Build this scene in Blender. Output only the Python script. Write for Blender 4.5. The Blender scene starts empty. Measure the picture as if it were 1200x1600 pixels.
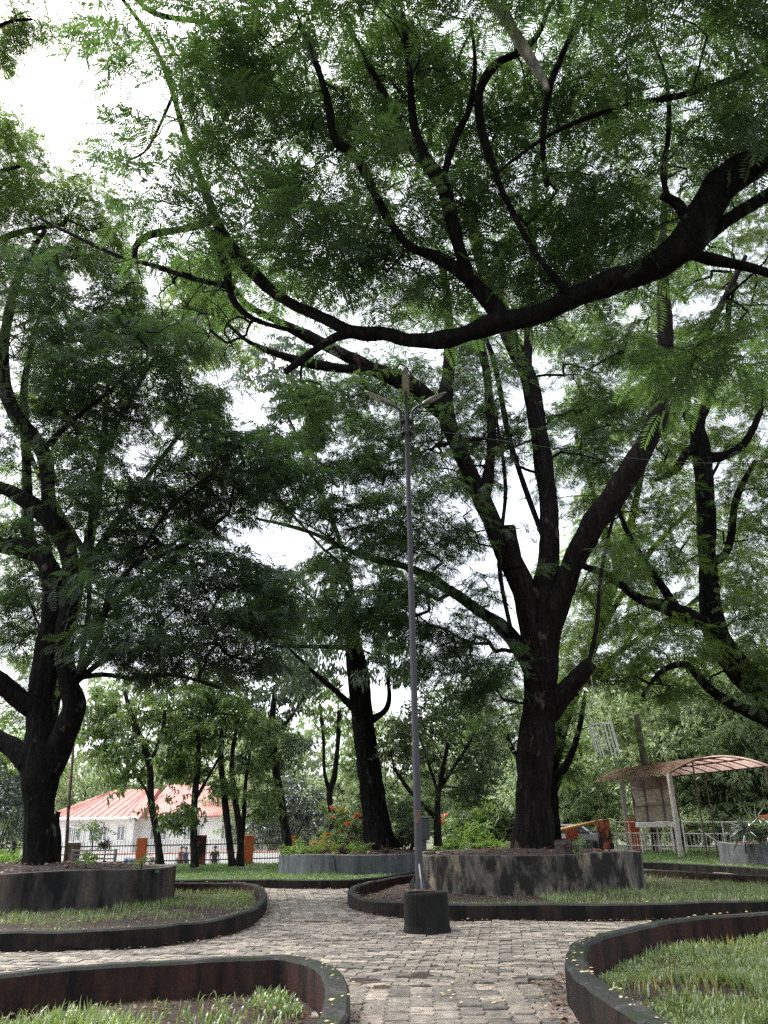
import bpy, math, random
import numpy as np
from mathutils import Vector, Matrix
R = math.radians
random.seed(7); rng = np.random.default_rng(7)
sc = bpy.context.scene
col = sc.collection

# ------------------------------------------------------------------ camera
CAM_H, FPX, PITCH, ROLL = 1.55, 1200.0, R(22.5), R(0.8)
fw = np.array([0, math.cos(PITCH), math.sin(PITCH)])
_r0 = np.array([1.0, 0, 0]); _u0 = np.array([0, -math.sin(PITCH), math.cos(PITCH)])
rt = math.cos(ROLL)*_r0 - math.sin(ROLL)*_u0
up = math.sin(ROLL)*_r0 + math.cos(ROLL)*_u0
CP = np.array([0, 0, CAM_H])
cd = bpy.data.cameras.new('camera'); cam = bpy.data.objects.new('camera', cd); col.objects.link(cam)
cam.matrix_world = Matrix(((rt[0], up[0], -fw[0], 0), (rt[1], up[1], -fw[1], 0), (rt[2], up[2], -fw[2], CAM_H), (0, 0, 0, 1)))
cd.sensor_fit = 'VERTICAL'; cd.sensor_height = 36.0; cd.lens = 36.0*FPX/1600
cd.clip_start = 0.1; cd.clip_end = 2000
sc.camera = cam

# ------------------------------------------------------------------ light
SUN_EL, SUN_AZ = R(62), R(-62)            # azimuth from +Y towards +X
w = bpy.data.worlds.new('World'); sc.world = w; w.use_nodes = True
nt = w.node_tree; nt.nodes.clear()
sky = nt.nodes.new('ShaderNodeTexSky'); sky.sky_type = 'NISHITA'; sky.sun_disc = False
sky.sun_elevation = SUN_EL; sky.sun_rotation = SUN_AZ
sky.air_density = 1.0; sky.dust_density = 4.0; sky.ozone_density = 1.0
hs = nt.nodes.new('ShaderNodeHueSaturation'); hs.inputs['Saturation'].default_value = 0.34
bg = nt.nodes.new('ShaderNodeBackground'); bg.inputs['Strength'].default_value = 0.15
wo = nt.nodes.new('ShaderNodeOutputWorld')
nt.links.new(sky.outputs[0], hs.inputs['Color']); nt.links.new(hs.outputs[0], bg.inputs[0]); nt.links.new(bg.outputs[0], wo.inputs[0])
sl = bpy.data.lights.new('sun', 'SUN'); sl.energy = 1.5; sl.angle = R(14); sl.color = (1.0, 0.96, 0.90)
so = bpy.data.objects.new('sun', sl); col.objects.link(so)
sd = Vector((math.sin(SUN_AZ)*math.cos(SUN_EL), math.cos(SUN_AZ)*math.cos(SUN_EL), math.sin(SUN_EL)))
so.rotation_euler = sd.to_track_quat('Z', 'Y').to_euler()
sc.view_settings.view_transform = 'Standard'; sc.view_settings.look = 'None'
sc.view_settings.exposure = 1.8; sc.view_settings.gamma = 1.0
sc.cycles.max_bounces = 7; sc.cycles.diffuse_bounces = 4; sc.cycles.glossy_bounces = 2
sc.cycles.transmission_bounces = 5; sc.cycles.transparent_max_bounces = 4
sc.cycles.use_denoising = False
sc.cycles.sample_clamp_indirect = 4.0
sc.cycles.caustics_reflective = False; sc.cycles.caustics_refractive = False
sc.cycles.use_adaptive_sampling = True; sc.cycles.adaptive_threshold = 0.01

# ------------------------------------------------------------------ pixel helpers (photo pixels, 1200 x 1600)
def ray(px, py):
    return fw + rt*((px-600)/FPX) + up*((800-py)/FPX)
def at(px, py, Y):                      # the point of that direction at forward distance Y
    d = ray(px, py); return CP + d*(Y/d[1])
def gp(px, py, z=0.0):                  # the point of that direction on the level z
    d = ray(px, py); return CP + d*((z-CAM_H)/d[2])
def proj(P):
    q = np.asarray(P) - CP; zc = q@fw
    return 600+FPX*(q@rt)/zc, 800-FPX*(q@up)/zc
def ppm(P):                             # photo pixels per metre at a point
    return FPX/((np.asarray(P)-CP)@fw)
def gz(x, y):                           # terrain height
    def ss(a, b, v):
        t = np.clip((v-a)/(b-a), 0, 1); return t*t*(3-2*t)
    x = np.asarray(x, float); y = np.asarray(y, float)
    return 0.30*ss(33.4, 36.5, y)*ss(3, 8, x) - 0.8*ss(40, 46, y)*ss(2, -3, x) - 0.3*ss(40, 48, y)*ss(3, 8, x)
_K = rng.normal(size=(9, 3)); _PH = rng.uniform(0, 6.28, 9)
def snoise(P, s=1.0):                   # cheap smooth noise in about -1..1
    P = np.atleast_2d(P)*s
    return np.sin(P@_K.T*1.7+_PH).sum(1)/3.2

# ------------------------------------------------------------------ mesh helpers
def mesh_np(name, V, loops, sizes, mat, parent=None, smooth=False, midx=None):
    me = bpy.data.meshes.new(name)
    V = np.ascontiguousarray(V, np.float32); loops = np.ascontiguousarray(loops, np.int32); sizes = np.asarray(sizes, np.int32)
    me.vertices.add(len(V)); me.vertices.foreach_set('co', V.ravel())
    me.loops.add(len(loops)); me.loops.foreach_set('vertex_index', loops)
    me.polygons.add(len(sizes))
    me.polygons.foreach_set('loop_start', np.concatenate([[0], np.cumsum(sizes)[:-1]]).astype(np.int32))
    me.polygons.foreach_set('use_smooth', np.full(len(sizes), smooth, dtype=bool))
    mats = mat if isinstance(mat, (list, tuple)) else [mat]
    for m in mats: me.materials.append(m)
    if midx is not None: me.polygons.foreach_set('material_index', np.asarray(midx, np.int32))
    me.update(calc_edges=True)
    o = bpy.data.objects.new(name, me); col.objects.link(o)
    if parent is not None: o.parent = parent
    return o
class MB:
    def __init__(s): s.V = []; s.L = []; s.S = []; s.M = []; s.n = 0; s.mi = 0
    def add(s, V, F):
        V = np.asarray(V, float).reshape(-1, 3); s.V.append(V)
        for f in F: s.L.extend([i+s.n for i in f]); s.S.append(len(f)); s.M.append(s.mi)
        s.n += len(V)
    def box(s, c, d, rz=0.0, tilt=None, bev=0.0):
        c = np.asarray(c, float); d = np.asarray(d, float)/2
        b = min(bev, d.min()*0.45)
        if b > 0:
            v = []
            for sx in (-1, 1):
                for sy in (-1, 1):
                    for sz in (-1, 1):
                        v += [(sx*d[0], sy*(d[1]-b), sz*(d[2]-b)), (sx*(d[0]-b), sy*d[1], sz*(d[2]-b)), (sx*(d[0]-b), sy*(d[1]-b), sz*d[2])]
            v = np.array(v)
            def k(sx, sy, sz, a): return ((sx*2+sy)*2+sz)*3+a
            F = []
            for a in range(3):
                for sg in (0, 1):
                    o = [(0, 0), (1, 0), (1, 1), (0, 1)]
                    q = []
                    for p in o:
                        t = [0, 0, 0]; t[a] = sg; t[(a+1) % 3] = p[0]; t[(a+2) % 3] = p[1]; q.append(k(*t, a))
                    F.append(q if sg else q[::-1])
            for a in range(3):                      # edge chamfers along axis a
                for p in (0, 1):
                    for q_ in (0, 1):
                        b1, b2 = (a+1) % 3, (a+2) % 3
                        def kk(e, ax):
                            t = [0, 0, 0]; t[a] = e; t[b1] = p; t[b2] = q_; return k(*t, ax)
                        F.append([kk(0, b1), kk(1, b1), kk(1, b2), kk(0, b2)])
            for sx in (0, 1):
                for sy in (0, 1):
                    for sz in (0, 1): F.append([k(sx, sy, sz, 0), k(sx, sy, sz, 1), k(sx, sy, sz, 2)])
        else:
            v = np.array([(x, y, z) for x in (-d[0], d[0]) for y in (-d[1], d[1]) for z in (-d[2], d[2])])
            F = [(0, 1, 3, 2), (4, 6, 7, 5), (0, 4, 5, 1), (2, 3, 7, 6), (0, 2, 6, 4), (1, 5, 7, 3)]
        if tilt is not None: v = v@np.array(tilt).T
        cz, sz_ = math.cos(rz), math.sin(rz)
        v = v@np.array([[cz, -sz_, 0], [sz_, cz, 0], [0, 0, 1]]).T
        s.add(v+c, F)
    def tube(s, pts, rad, n=8, cap=True, wob=0.0, flute=0.0):
        P = np.asarray(pts, float); rad = np.broadcast_to(np.asarray(rad, float), (len(P),))
        T = np.gradient(P, axis=0); T /= np.linalg.norm(T, axis=1)[:, None]+1e-9
        u = np.cross(T[0], (0.31, 0.9, 0.2)); u /= np.linalg.norm(u); U = []
        for t in T:
            u = u-t*(u@t); u /= np.linalg.norm(u)+1e-9; U.append(u)
        U = np.array(U); W = np.cross(T, U)
        a = np.arange(n)*2*math.pi/n
        rr = np.repeat(rad[:, None], n, 1)
        base = P[:, None, :]+0*rr[..., None]
        dirs = U[:, None, :]*np.cos(a)[None, :, None]+W[:, None, :]*np.sin(a)[None, :, None]
        if wob > 0:
            q = (base+dirs*rr[..., None]).reshape(-1, 3)*np.array([1, 1, 0.22])
            rr = rr*(1+wob*snoise(q, 2.2).reshape(rr.shape)+wob*0.6*snoise(q, 6.5).reshape(rr.shape))
        if flute > 0:
            rr = rr*(1+0.055*np.cos(7*a[None, :]+1.5*np.sin(P[:, 2:3]*1.1))+0.035*np.cos(11*a[None, :]+2.2*np.sin(P[:, 2:3]*0.8+1)))
            hh = np.arange(len(P))/len(P)
            rr = rr*(1+flute*np.exp(-hh*9)[:, None]*(0.8+np.cos(5*a+1.3)[None, :]+0.5*np.cos(3*a)[None, :]))
        V = (base+dirs*rr[..., None]).reshape(-1, 3)
        F = [(i*n+j, i*n+(j+1) % n, (i+1)*n+(j+1) % n, (i+1)*n+j) for i in range(len(P)-1) for j in range(n)]
        if cap: F += [tuple(range(n))[::-1], tuple((len(P)-1)*n+j for j in range(n))]
        s.add(V, F)
    def build(s, name, mat, parent=None, smooth=False):
        return mesh_np(name, np.concatenate(s.V), s.L, s.S, mat, parent, smooth, s.M)
def cr(pts, k=6, closed=False):          # Catmull-Rom through points of any dimension
    P = np.asarray(pts, float); n = len(P); out = []
    rngi = range(n if closed else n-1)
    for i in rngi:
        if closed: a, b, c, d = P[(i-1) % n], P[i], P[(i+1) % n], P[(i+2) % n]
        else: a, b, c, d = P[max(i-1, 0)], P[i], P[i+1], P[min(i+2, n-1)]
        for j in range(k):
            t = j/k
            out.append(0.5*((2*b)+(c-a)*t+(2*a-5*b+4*c-d)*t*t+(3*b-a-3*c+d)*t**3))
    if not closed: out.append(P[-1])
    return np.array(out)
def tag(o, label=None, cat=None, group=None, kind=None):
    if label: o['label'] = label
    if cat: o['category'] = cat
    if group: o['group'] = group
    if kind: o['kind'] = kind
    return o
def empty(name, loc, label, cat, group=None, rz=0.0):
    o = bpy.data.objects.new(name, None); col.objects.link(o); o.location = tuple(loc); o.rotation_euler.z = rz
    o.empty_display_size = 0.2
    return tag(o, label, cat, group)
def copy_tree(o, parent=None):
    c = o.copy(); col.objects.link(c); c.parent = parent
    for ch in [x for x in bpy.data.objects if x.parent == o]: copy_tree(ch, c)
    return c
def inpoly(x, y, poly):
    c = np.zeros(len(x), bool); n = len(poly); j = n-1
    for i in range(n):
        xi, yi = poly[i][:2]; xj, yj = poly[j][:2]
        if yi != yj: c ^= ((yi > y) != (yj > y)) & (x < (xj-xi)*(y-yi)/(yj-yi)+xi)
        j = i
    return c

# ------------------------------------------------------------------ materials
def mat(name):
    m = bpy.data.materials.new(name); m.use_nodes = True
    n = m.node_tree.nodes; return m, m.node_tree, n['Principled BSDF'], n['Material Output']
def nd(t, typ, **kw):
    n = t.nodes.new('ShaderNode'+typ)
    for k, v in kw.items():
        if k in n.inputs: n.inputs[k].default_value = v
        else: setattr(n, k, v)
    return n
def ramp(t, src, stops):
    r = t.nodes.new('ShaderNodeValToRGB'); e = r.color_ramp.elements
    while len(e) < len(stops): e.new(0.5)
    for i, (p, c) in enumerate(stops): e[i].position = p; e[i].color = (*c, 1) if len(c) == 3 else c
    t.links.new(src, r.inputs[0]); return r
def mixc(t, fac, a, b, mode='MIX'):
    m = t.nodes.new('ShaderNodeMix'); m.data_type = 'RGBA'; m.blend_type = mode
    for s, v in ((m.inputs[0], fac), (m.inputs[6], a), (m.inputs[7], b)):
        if hasattr(v, 'links') or hasattr(v, 'is_linked'): t.links.new(v, s)
        else: s.default_value = v if not isinstance(v, tuple) else (*v, 1)
    return m.outputs[2]
def objpos(t, scale=(1, 1, 1)):
    g = t.nodes.new('ShaderNodeNewGeometry'); mp = t.nodes.new('ShaderNodeMapping'); mp.inputs['Scale'].default_value = scale
    t.links.new(g.outputs['Position'], mp.inputs['Vector']); return mp.outputs[0], g
def noise(t, vec, scale, detail=4, rough=0.55):
    n = nd(t, 'TexNoise', Scale=scale, Detail=detail, Roughness=rough)
    t.links.new(vec, n.inputs['Vector']); return n.outputs['Fac']
def bump(t, p, h, strength=0.4, dist=0.02):
    b = nd(t, 'Bump', Strength=strength, Distance=dist); t.links.new(h, b.inputs['Height']); t.links.new(b.outputs[0], p.inputs['Normal'])
def plain(name, c, rough=0.6, metal=0.0, var=0.15, scale=6.0, bumpy=0.15):
    m, t, p, o = mat(name); v, g = objpos(t)
    n = noise(t, v, scale, 5); n2 = noise(t, v, scale*7, 3)
    lo = tuple(x*(1-var*2) for x in c); hi = tuple(min(1, x*(1+var)) for x in c)
    r = ramp(t, n, [(0.3, lo), (0.7, hi)])
    t.links.new(r.outputs[0], p.inputs['Base Color'])
    p.inputs['Roughness'].default_value = rough; p.inputs['Metallic'].default_value = metal
    if bumpy: bump(t, p, n2, bumpy, 0.01)
    return m
def leafmat(name, dark, light, trans, tw=0.5, gloss=0.045, big=0.45):
    m, t, p, o = mat(name); t.nodes.remove(p)
    v, g = objpos(t)
    n = noise(t, v, big, 3); isl = g.outputs['Random Per Island']
    add = nd(t, 'Math', operation='MULTIPLY_ADD'); t.links.new(isl, add.inputs[0]); add.inputs[1].default_value = 0.45; t.links.new(n, add.inputs[2])
    r = ramp(t, add.outputs[0], [(0.40, dark), (0.95, light)])
    r2 = ramp(t, add.outputs[0], [(0.40, tuple(x*0.7 for x in trans)), (0.95, trans)])
    d = nd(t, 'BsdfDiffuse'); tr = nd(t, 'BsdfTranslucent'); gl = nd(t, 'BsdfGlossy', Roughness=0.42)
    gl.inputs['Color'].default_value = (0.75, 0.8, 0.85, 1)
    t.links.new(r.outputs[0], d.inputs['Color']); t.links.new(r2.outputs[0], tr.inputs['Color'])
    m1 = nd(t, 'MixShader'); m1.inputs[0].default_value = tw; t.links.new(d.outputs[0], m1.inputs[1]); t.links.new(tr.outputs[0], m1.inputs[2])
    m2 = nd(t, 'MixShader'); m2.inputs[0].default_value = gloss; t.links.new(m1.outputs[0], m2.inputs[1]); t.links.new(gl.outputs[0], m2.inputs[2])
    t.links.new(m2.outputs[0], o.inputs['Surface']); return m
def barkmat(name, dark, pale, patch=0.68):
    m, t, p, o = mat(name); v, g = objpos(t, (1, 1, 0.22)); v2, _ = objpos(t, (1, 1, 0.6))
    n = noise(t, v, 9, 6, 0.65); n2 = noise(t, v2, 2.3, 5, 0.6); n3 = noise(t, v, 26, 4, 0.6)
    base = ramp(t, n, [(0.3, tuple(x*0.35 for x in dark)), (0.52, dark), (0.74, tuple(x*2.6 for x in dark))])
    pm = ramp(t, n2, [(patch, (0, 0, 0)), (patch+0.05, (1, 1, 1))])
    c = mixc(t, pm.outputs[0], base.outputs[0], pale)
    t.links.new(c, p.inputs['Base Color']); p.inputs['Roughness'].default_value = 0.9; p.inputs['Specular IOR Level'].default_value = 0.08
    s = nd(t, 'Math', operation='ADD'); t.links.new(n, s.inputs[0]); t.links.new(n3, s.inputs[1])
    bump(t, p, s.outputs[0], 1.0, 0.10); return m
M = {}
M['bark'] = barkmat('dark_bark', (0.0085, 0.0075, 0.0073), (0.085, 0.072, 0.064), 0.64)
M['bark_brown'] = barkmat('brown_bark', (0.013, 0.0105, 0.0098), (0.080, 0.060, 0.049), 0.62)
M['bark_grey'] = barkmat('grey_bark', (0.035, 0.032, 0.030), (0.12, 0.11, 0.10), 0.62)
M['bark_pale'] = barkmat('pale_dead_bark', (0.28, 0.26, 0.24), (0.42, 0.4, 0.37), 0.55)
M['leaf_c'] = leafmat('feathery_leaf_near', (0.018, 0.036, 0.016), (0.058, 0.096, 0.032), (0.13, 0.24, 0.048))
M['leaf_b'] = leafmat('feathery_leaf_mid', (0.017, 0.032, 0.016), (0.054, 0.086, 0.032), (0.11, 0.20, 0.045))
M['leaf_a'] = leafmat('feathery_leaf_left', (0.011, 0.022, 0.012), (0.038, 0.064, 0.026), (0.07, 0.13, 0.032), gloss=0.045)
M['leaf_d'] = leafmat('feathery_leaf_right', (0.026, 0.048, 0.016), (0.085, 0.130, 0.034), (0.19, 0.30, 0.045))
M['leaf_l'] = leafmat('lance_leaf', (0.045, 0.075, 0.040), (0.120, 0.170, 0.090), (0.14, 0.23, 0.07), tw=0.4, gloss=0.12)
M['leaf_f'] = leafmat('young_tree_leaf', (0.045, 0.090, 0.030), (0.150, 0.230, 0.060), (0.26, 0.40, 0.06), gloss=0.1)
M['leaf_g'] = leafmat('small_dark_leaf', (0.032, 0.058, 0.025), (0.100, 0.140, 0.050), (0.16, 0.25, 0.05), gloss=0.1)
M['leaf_w'] = leafmat('hazed_wood_leaf', (0.16, 0.22, 0.115), (0.36, 0.43, 0.25), (0.36, 0.47, 0.20), tw=0.5)  # leaf colour lightened so the far wood looks hazy; no haze volume
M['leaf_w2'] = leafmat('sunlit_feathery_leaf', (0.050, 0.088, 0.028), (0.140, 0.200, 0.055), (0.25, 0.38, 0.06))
M['leaf_pale'] = leafmat('greyish_leaf', (0.080, 0.115, 0.080), (0.160, 0.205, 0.140), (0.14, 0.19, 0.10), gloss=0.12)
M['leaf_bush'] = leafmat('dull_bush_leaf', (0.035, 0.050, 0.036), (0.130, 0.150, 0.115), (0.08, 0.11, 0.05), tw=0.25, gloss=0.16)
M['leaf_lime'] = leafmat('lime_groundcover', (0.10, 0.19, 0.03), (0.24, 0.36, 0.07), (0.25, 0.40, 0.06))
M['leaf_yellow'] = leafmat('yellow_leaf', (0.22, 0.20, 0.04), (0.40, 0.36, 0.09), (0.4, 0.35, 0.06))
M['leaf_purple'] = leafmat('purple_leaf', (0.035, 0.022, 0.024), (0.075, 0.045, 0.04), (0.09, 0.05, 0.03), tw=0.3)
M['grass'] = leafmat('lawn_grass', (0.075, 0.118, 0.032), (0.255, 0.325, 0.105), (0.26, 0.36, 0.08), tw=0.4, gloss=0.08, big=0.9)
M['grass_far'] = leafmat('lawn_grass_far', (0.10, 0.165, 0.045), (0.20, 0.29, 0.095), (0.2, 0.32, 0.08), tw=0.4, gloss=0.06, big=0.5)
M['petal_orange'] = leafmat('orange_petal', (0.55, 0.13, 0.03), (0.75, 0.24, 0.06), (0.7, 0.2, 0.04))
M['petal_red'] = leafmat('red_petal', (0.55, 0.06, 0.05), (0.75, 0.12, 0.10), (0.7, 0.1, 0.06))
M['petal_pink'] = leafmat('pink_petal', (0.62, 0.20, 0.26), (0.75, 0.33, 0.38), (0.7, 0.2, 0.25))
M['litter'] = leafmat('fallen_yellow_leaf', (0.26, 0.19, 0.08), (0.62, 0.52, 0.28), (0.3, 0.22, 0.08), tw=0.1, gloss=0.05, big=6)
M['litter_brown'] = leafmat('fallen_brown_leaf', (0.07, 0.035, 0.022), (0.24, 0.13, 0.085), (0.15, 0.07, 0.03), tw=0.1, gloss=0.04, big=4)

def m_soil():
    m, t, p, o = mat('soil'); v, g = objpos(t)
    a = noise(t, v, 3, 5); b = noise(t, v, 28, 5, 0.7)
    r = ramp(t, a, [(0.3, (0.022, 0.015, 0.012)), (0.7, (0.075, 0.045, 0.034))])
    r2 = ramp(t, b, [(0.35, (0.35, 0.35, 0.35)), (0.75, (1.7, 1.5, 1.4))])
    t.links.new(mixc(t, 1.0, r.outputs[0], r2.outputs[0], 'MULTIPLY'), p.inputs['Base Color'])
    p.inputs['Roughness'].default_value = 0.95; bump(t, p, b, 1.0, 0.05); return m
M['soil'] = m_soil()
def m_ground():
    m, t, p, o = mat('ground_earth'); v, g = objpos(t)
    a = noise(t, v, 0.5, 5); b = noise(t, v, 12, 4)
    r = ramp(t, a, [(0.35, (0.05, 0.08, 0.028)), (0.62, (0.085, 0.075, 0.05))])
    t.links.new(mixc(t, 0.5, r.outputs[0], ramp(t, b, [(0.3, (0.03, 0.04, 0.02)), (0.7, (0.12, 0.12, 0.07))]).outputs[0]), p.inputs['Base Color'])
    p.inputs['Roughness'].default_value = 0.95; bump(t, p, b, 0.6, 0.05); return m
M['ground'] = m_ground()
def m_paver():
    m, t, p, o = mat('concrete_paver'); v, g = objpos(t)
    isl = g.outputs['Random Per Island']
    base = ramp(t, isl, [(0.0, (0.105, 0.097, 0.084)), (0.25, (0.170, 0.153, 0.130)), (0.65, (0.232, 0.206, 0.173)), (1.0, (0.325, 0.284, 0.236))])
    big = noise(t, v, 0.9, 5, 0.6); mid = noise(t, v, 7, 6, 0.7); fine = noise(t, v, 55, 4, 0.7)
    st = ramp(t, mid, [(0.32, (0.35, 0.36, 0.35)), (0.62, (1.15, 1.12, 1.1))])
    c = mixc(t, 1.0, base.outputs[0], st.outputs[0], 'MULTIPLY')
    mm = nd(t, 'Math', operation='ADD'); t.links.new(big, mm.inputs[0]); t.links.new(mid, mm.inputs[1])
    moss = ramp(t, mm.outputs[0], [(1.02, (0, 0, 0)), (1.28, (0.7, 0.7, 0.7))])
    c = mixc(t, moss.outputs[0], c, (0.052, 0.062, 0.040))
    sp = ramp(t, fine, [(0.3, (0.75, 0.75, 0.75)), (0.7, (1.2, 1.2, 1.2))])
    c = mixc(t, 1.0, c, sp.outputs[0], 'MULTIPLY')
    t.links.new(c, p.inputs['Base Color']); p.inputs['Roughness'].default_value = 0.62
    s = nd(t, 'Math', operation='ADD'); t.links.new(mid, s.inputs[0]); t.links.new(fine, s.inputs[1]); bump(t, p, s.outputs[0], 0.5, 0.012); return m
M['paver'] = m_paver()
def m_stain(name, base, stain, extra=None, s=1.2, lo=0.45, hi=0.62, vert=0.35, rough=0.8, ex=0.6):
    """a painted or rendered wall with dark weather stains (and patches of another colour)"""
    m, t, p, o = mat(name); v, g = objpos(t, (1, 1, vert)); v2, _ = objpos(t)
    a = noise(t, v, s, 6, 0.68); b = noise(t, v, s*1.1, 8, 0.78); f = noise(t, v2, 38, 4, 0.7)
    c = base
    if extra: c = mixc(t, ramp(t, b, [(ex-0.08, (0, 0, 0)), (ex, (1, 1, 1))]).outputs[0], base, extra)
    k = ramp(t, a, [(lo, (0, 0, 0)), (hi, (1, 1, 1))])
    c = mixc(t, k.outputs[0], c, stain)
    ff = ramp(t, f, [(0.3, (0.7, 0.7, 0.7)), (0.7, (1.25, 1.25, 1.25))])
    c = mixc(t, 1.0, c, ff.outputs[0], 'MULTIPLY')
    t.links.new(c, p.inputs['Base Color']); p.inputs['Roughness'].default_value = rough; p.inputs['Specular IOR Level'].default_value = 0.15
    sm = nd(t, 'Math', operation='ADD'); t.links.new(f, sm.inputs[0]); t.links.new(a, sm.inputs[1]); bump(t, p, sm.outputs[0], 0.5, 0.015); return m
M['curb_out'] = m_stain('curb_mouldy_side', (0.025, 0.0165, 0.0135), (0.0065, 0.0062, 0.006), (0.022, 0.024, 0.015), 3.2, 0.40, 0.58, 0.28, ex=0.60)
M['curb_in'] = m_stain('curb_red_side', (0.050, 0.0225, 0.017), (0.0095, 0.0080, 0.0075), (0.040, 0.024, 0.019), 3.6, 0.42, 0.62, 0.22, ex=0.58)
M['curb_top'] = m_stain('curb_mossy_top', (0.026, 0.028, 0.026), (0.018, 0.028, 0.012), (0.055, 0.053, 0.050), 2.2, 0.48, 0.62, 1.0)
M['planter_dark'] = m_stain('planter_dark_render', (0.070, 0.063, 0.057), (0.011, 0.0105, 0.0105), (0.105, 0.085, 0.058), 1.4, 0.38, 0.60, 0.3)
M['planter_mid'] = m_stain('planter_stained_render', (0.120, 0.112, 0.102), (0.020, 0.018, 0.017), (0.270, 0.225, 0.140), 1.7, 0.42, 0.56, 0.45, ex=0.585)
M['planter_blue'] = m_stain('planter_bluegrey_paint', (0.105, 0.114, 0.122), (0.034, 0.037, 0.040), (0.155, 0.166, 0.174), 1.3, 0.46, 0.66, 0.25)
M['planter_top'] = m_stain('planter_rim_cement', (0.15, 0.14, 0.125), (0.05, 0.045, 0.04), None, 2.5, 0.5, 0.65, 1)
M['lamp_base'] = m_stain('mouldy_concrete', (0.017, 0.017, 0.0155), (0.006, 0.006, 0.006), None, 2.5, 0.36, 0.62, 0.5)
M['steel'] = plain('weathered_grey_paint', (0.042, 0.043, 0.050), 0.6, 0.2, 0.12, 3.0, 0.1)
M['lamp_alu'] = plain('lamp_head_aluminium', (0.30, 0.29, 0.27), 0.55, 0.3, 0.12)
M['lens'] = plain('lamp_lens_diffuser', (0.34, 0.33, 0.30), 0.3, 0, 0.08, 10, 0.0)
M['rust'] = plain('rusty_steel', (0.13, 0.085, 0.06), 0.8, 0.3, 0.35, 9)
M['orange'] = m_stain('orange_pillar_paint', (0.60, 0.150, 0.060), (0.22, 0.065, 0.036), (0.48, 0.125, 0.060), 2.0, 0.58, 0.72, 0.4, ex=0.55)
M['orange_dk'] = m_stain('sooty_orange_paint', (0.34, 0.095, 0.055), (0.030, 0.020, 0.018), None, 1.6, 0.42, 0.5, 0.6)
M['iron'] = plain('dark_iron', (0.045, 0.045, 0.050), 0.55, 0.4, 0.2)
M['bargrey'] = plain('grey_painted_bars', (0.12, 0.12, 0.13), 0.5, 0.3, 0.2)
M['white_rail'] = plain('white_painted_steel', (0.62, 0.60, 0.56), 0.5, 0.0, 0.14, 5)
M['white_wall'] = plain('white_house_wall', (0.80, 0.79, 0.78), 0.75, 0, 0.04, 1.5)
M['white_trim'] = plain('white_trim', (0.78, 0.77, 0.76), 0.6, 0, 0.05)
M['glass'] = plain('window_glass_grey', (0.30, 0.32, 0.35), 0.15, 0, 0.15, 3, 0)
M['slate'] = plain('grey_sheet_roof', (0.26, 0.30, 0.31), 0.6, 0, 0.1)
M['black'] = plain('black_plastic', (0.010, 0.010, 0.011), 0.9, 0, 0.2)
M['darkgrey'] = plain('dark_grey_paint', (0.06, 0.065, 0.07), 0.5, 0, 0.15)
M['road'] = plain('pale_concrete_road', (0.42, 0.41, 0.39), 0.85, 0, 0.15, 1.2)
M['canvas'] = m_stain('folded_canvas', (0.30, 0.255, 0.205), (0.13, 0.105, 0.085), (0.36, 0.31, 0.25), 3, 0.52, 0.68, 0.7)
M['board'] = plain('brown_board', (0.150, 0.098, 0.072), 0.7, 0, 0.2)
M['post_cream'] = plain('cream_post_paint', (0.40, 0.37, 0.33), 0.65, 0, 0.15)
M['silver'] = plain('silver_car_paint', (0.60, 0.62, 0.65), 0.25, 0.2, 0.04, 2, 0)
M['autoglass'] = plain('dark_car_glass', (0.03, 0.035, 0.04), 0.08, 0, 0.1, 2, 0)
M['tyre'] = plain('tyre_rubber', (0.02, 0.02, 0.02), 0.85)
M['yellow'] = plain('yellow_paint', (0.62, 0.33, 0.05), 0.5, 0, 0.12)
M['red_light'] = plain('red_lamp_plastic', (0.45, 0.03, 0.02), 0.3, 0, 0.05)
M['skin'] = plain('skin', (0.30, 0.17, 0.115), 0.6, 0, 0.08, 20, 0)
M['skin_pale'] = plain('skin_light', (0.45, 0.29, 0.22), 0.6, 0, 0.08, 20, 0)
M['hair'] = plain('black_hair', (0.012, 0.011, 0.011), 0.55)
M['cloth_dark'] = plain('dark_cloth', (0.025, 0.024, 0.028), 0.9)
M['cloth_blue'] = plain('blue_cloth', (0.035, 0.060, 0.150), 0.9)
M['cloth_red'] = plain('maroon_cloth', (0.20, 0.05, 0.045), 0.9)
M['cloth_white'] = plain('pale_cloth', (0.50, 0.49, 0.48), 0.9)
M['wood_old'] = plain('old_grey_wood', (0.085, 0.068, 0.055), 0.9, 0, 0.3, 4, 0.5)
M['stone_dk'] = plain('dark_stone', (0.07, 0.07, 0.07), 0.8)
M['crack'] = plain('crack_shadow_gap', (0.012, 0.011, 0.010), 0.95)
def m_roof():
    m, t, p, o = mat('red_sheet_roof'); v, g = objpos(t)
    wv = nd(t, 'TexWave', wave_type='BANDS', bands_direction='X', Scale=1.9, Distortion=0.2); t.links.new(v, wv.inputs['Vector'])
    a = noise(t, v, 0.7, 5)
    r = ramp(t, a, [(0.3, (0.36, 0.125, 0.108)), (0.75, (0.44, 0.185, 0.165))])
    t.links.new(r.outputs[0], p.inputs['Base Color']); p.inputs['Roughness'].default_value = 0.5; bump(t, p, wv.outputs['Fac'], 0.6, 0.05); return m
M['roof_red'] = m_roof()
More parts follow.
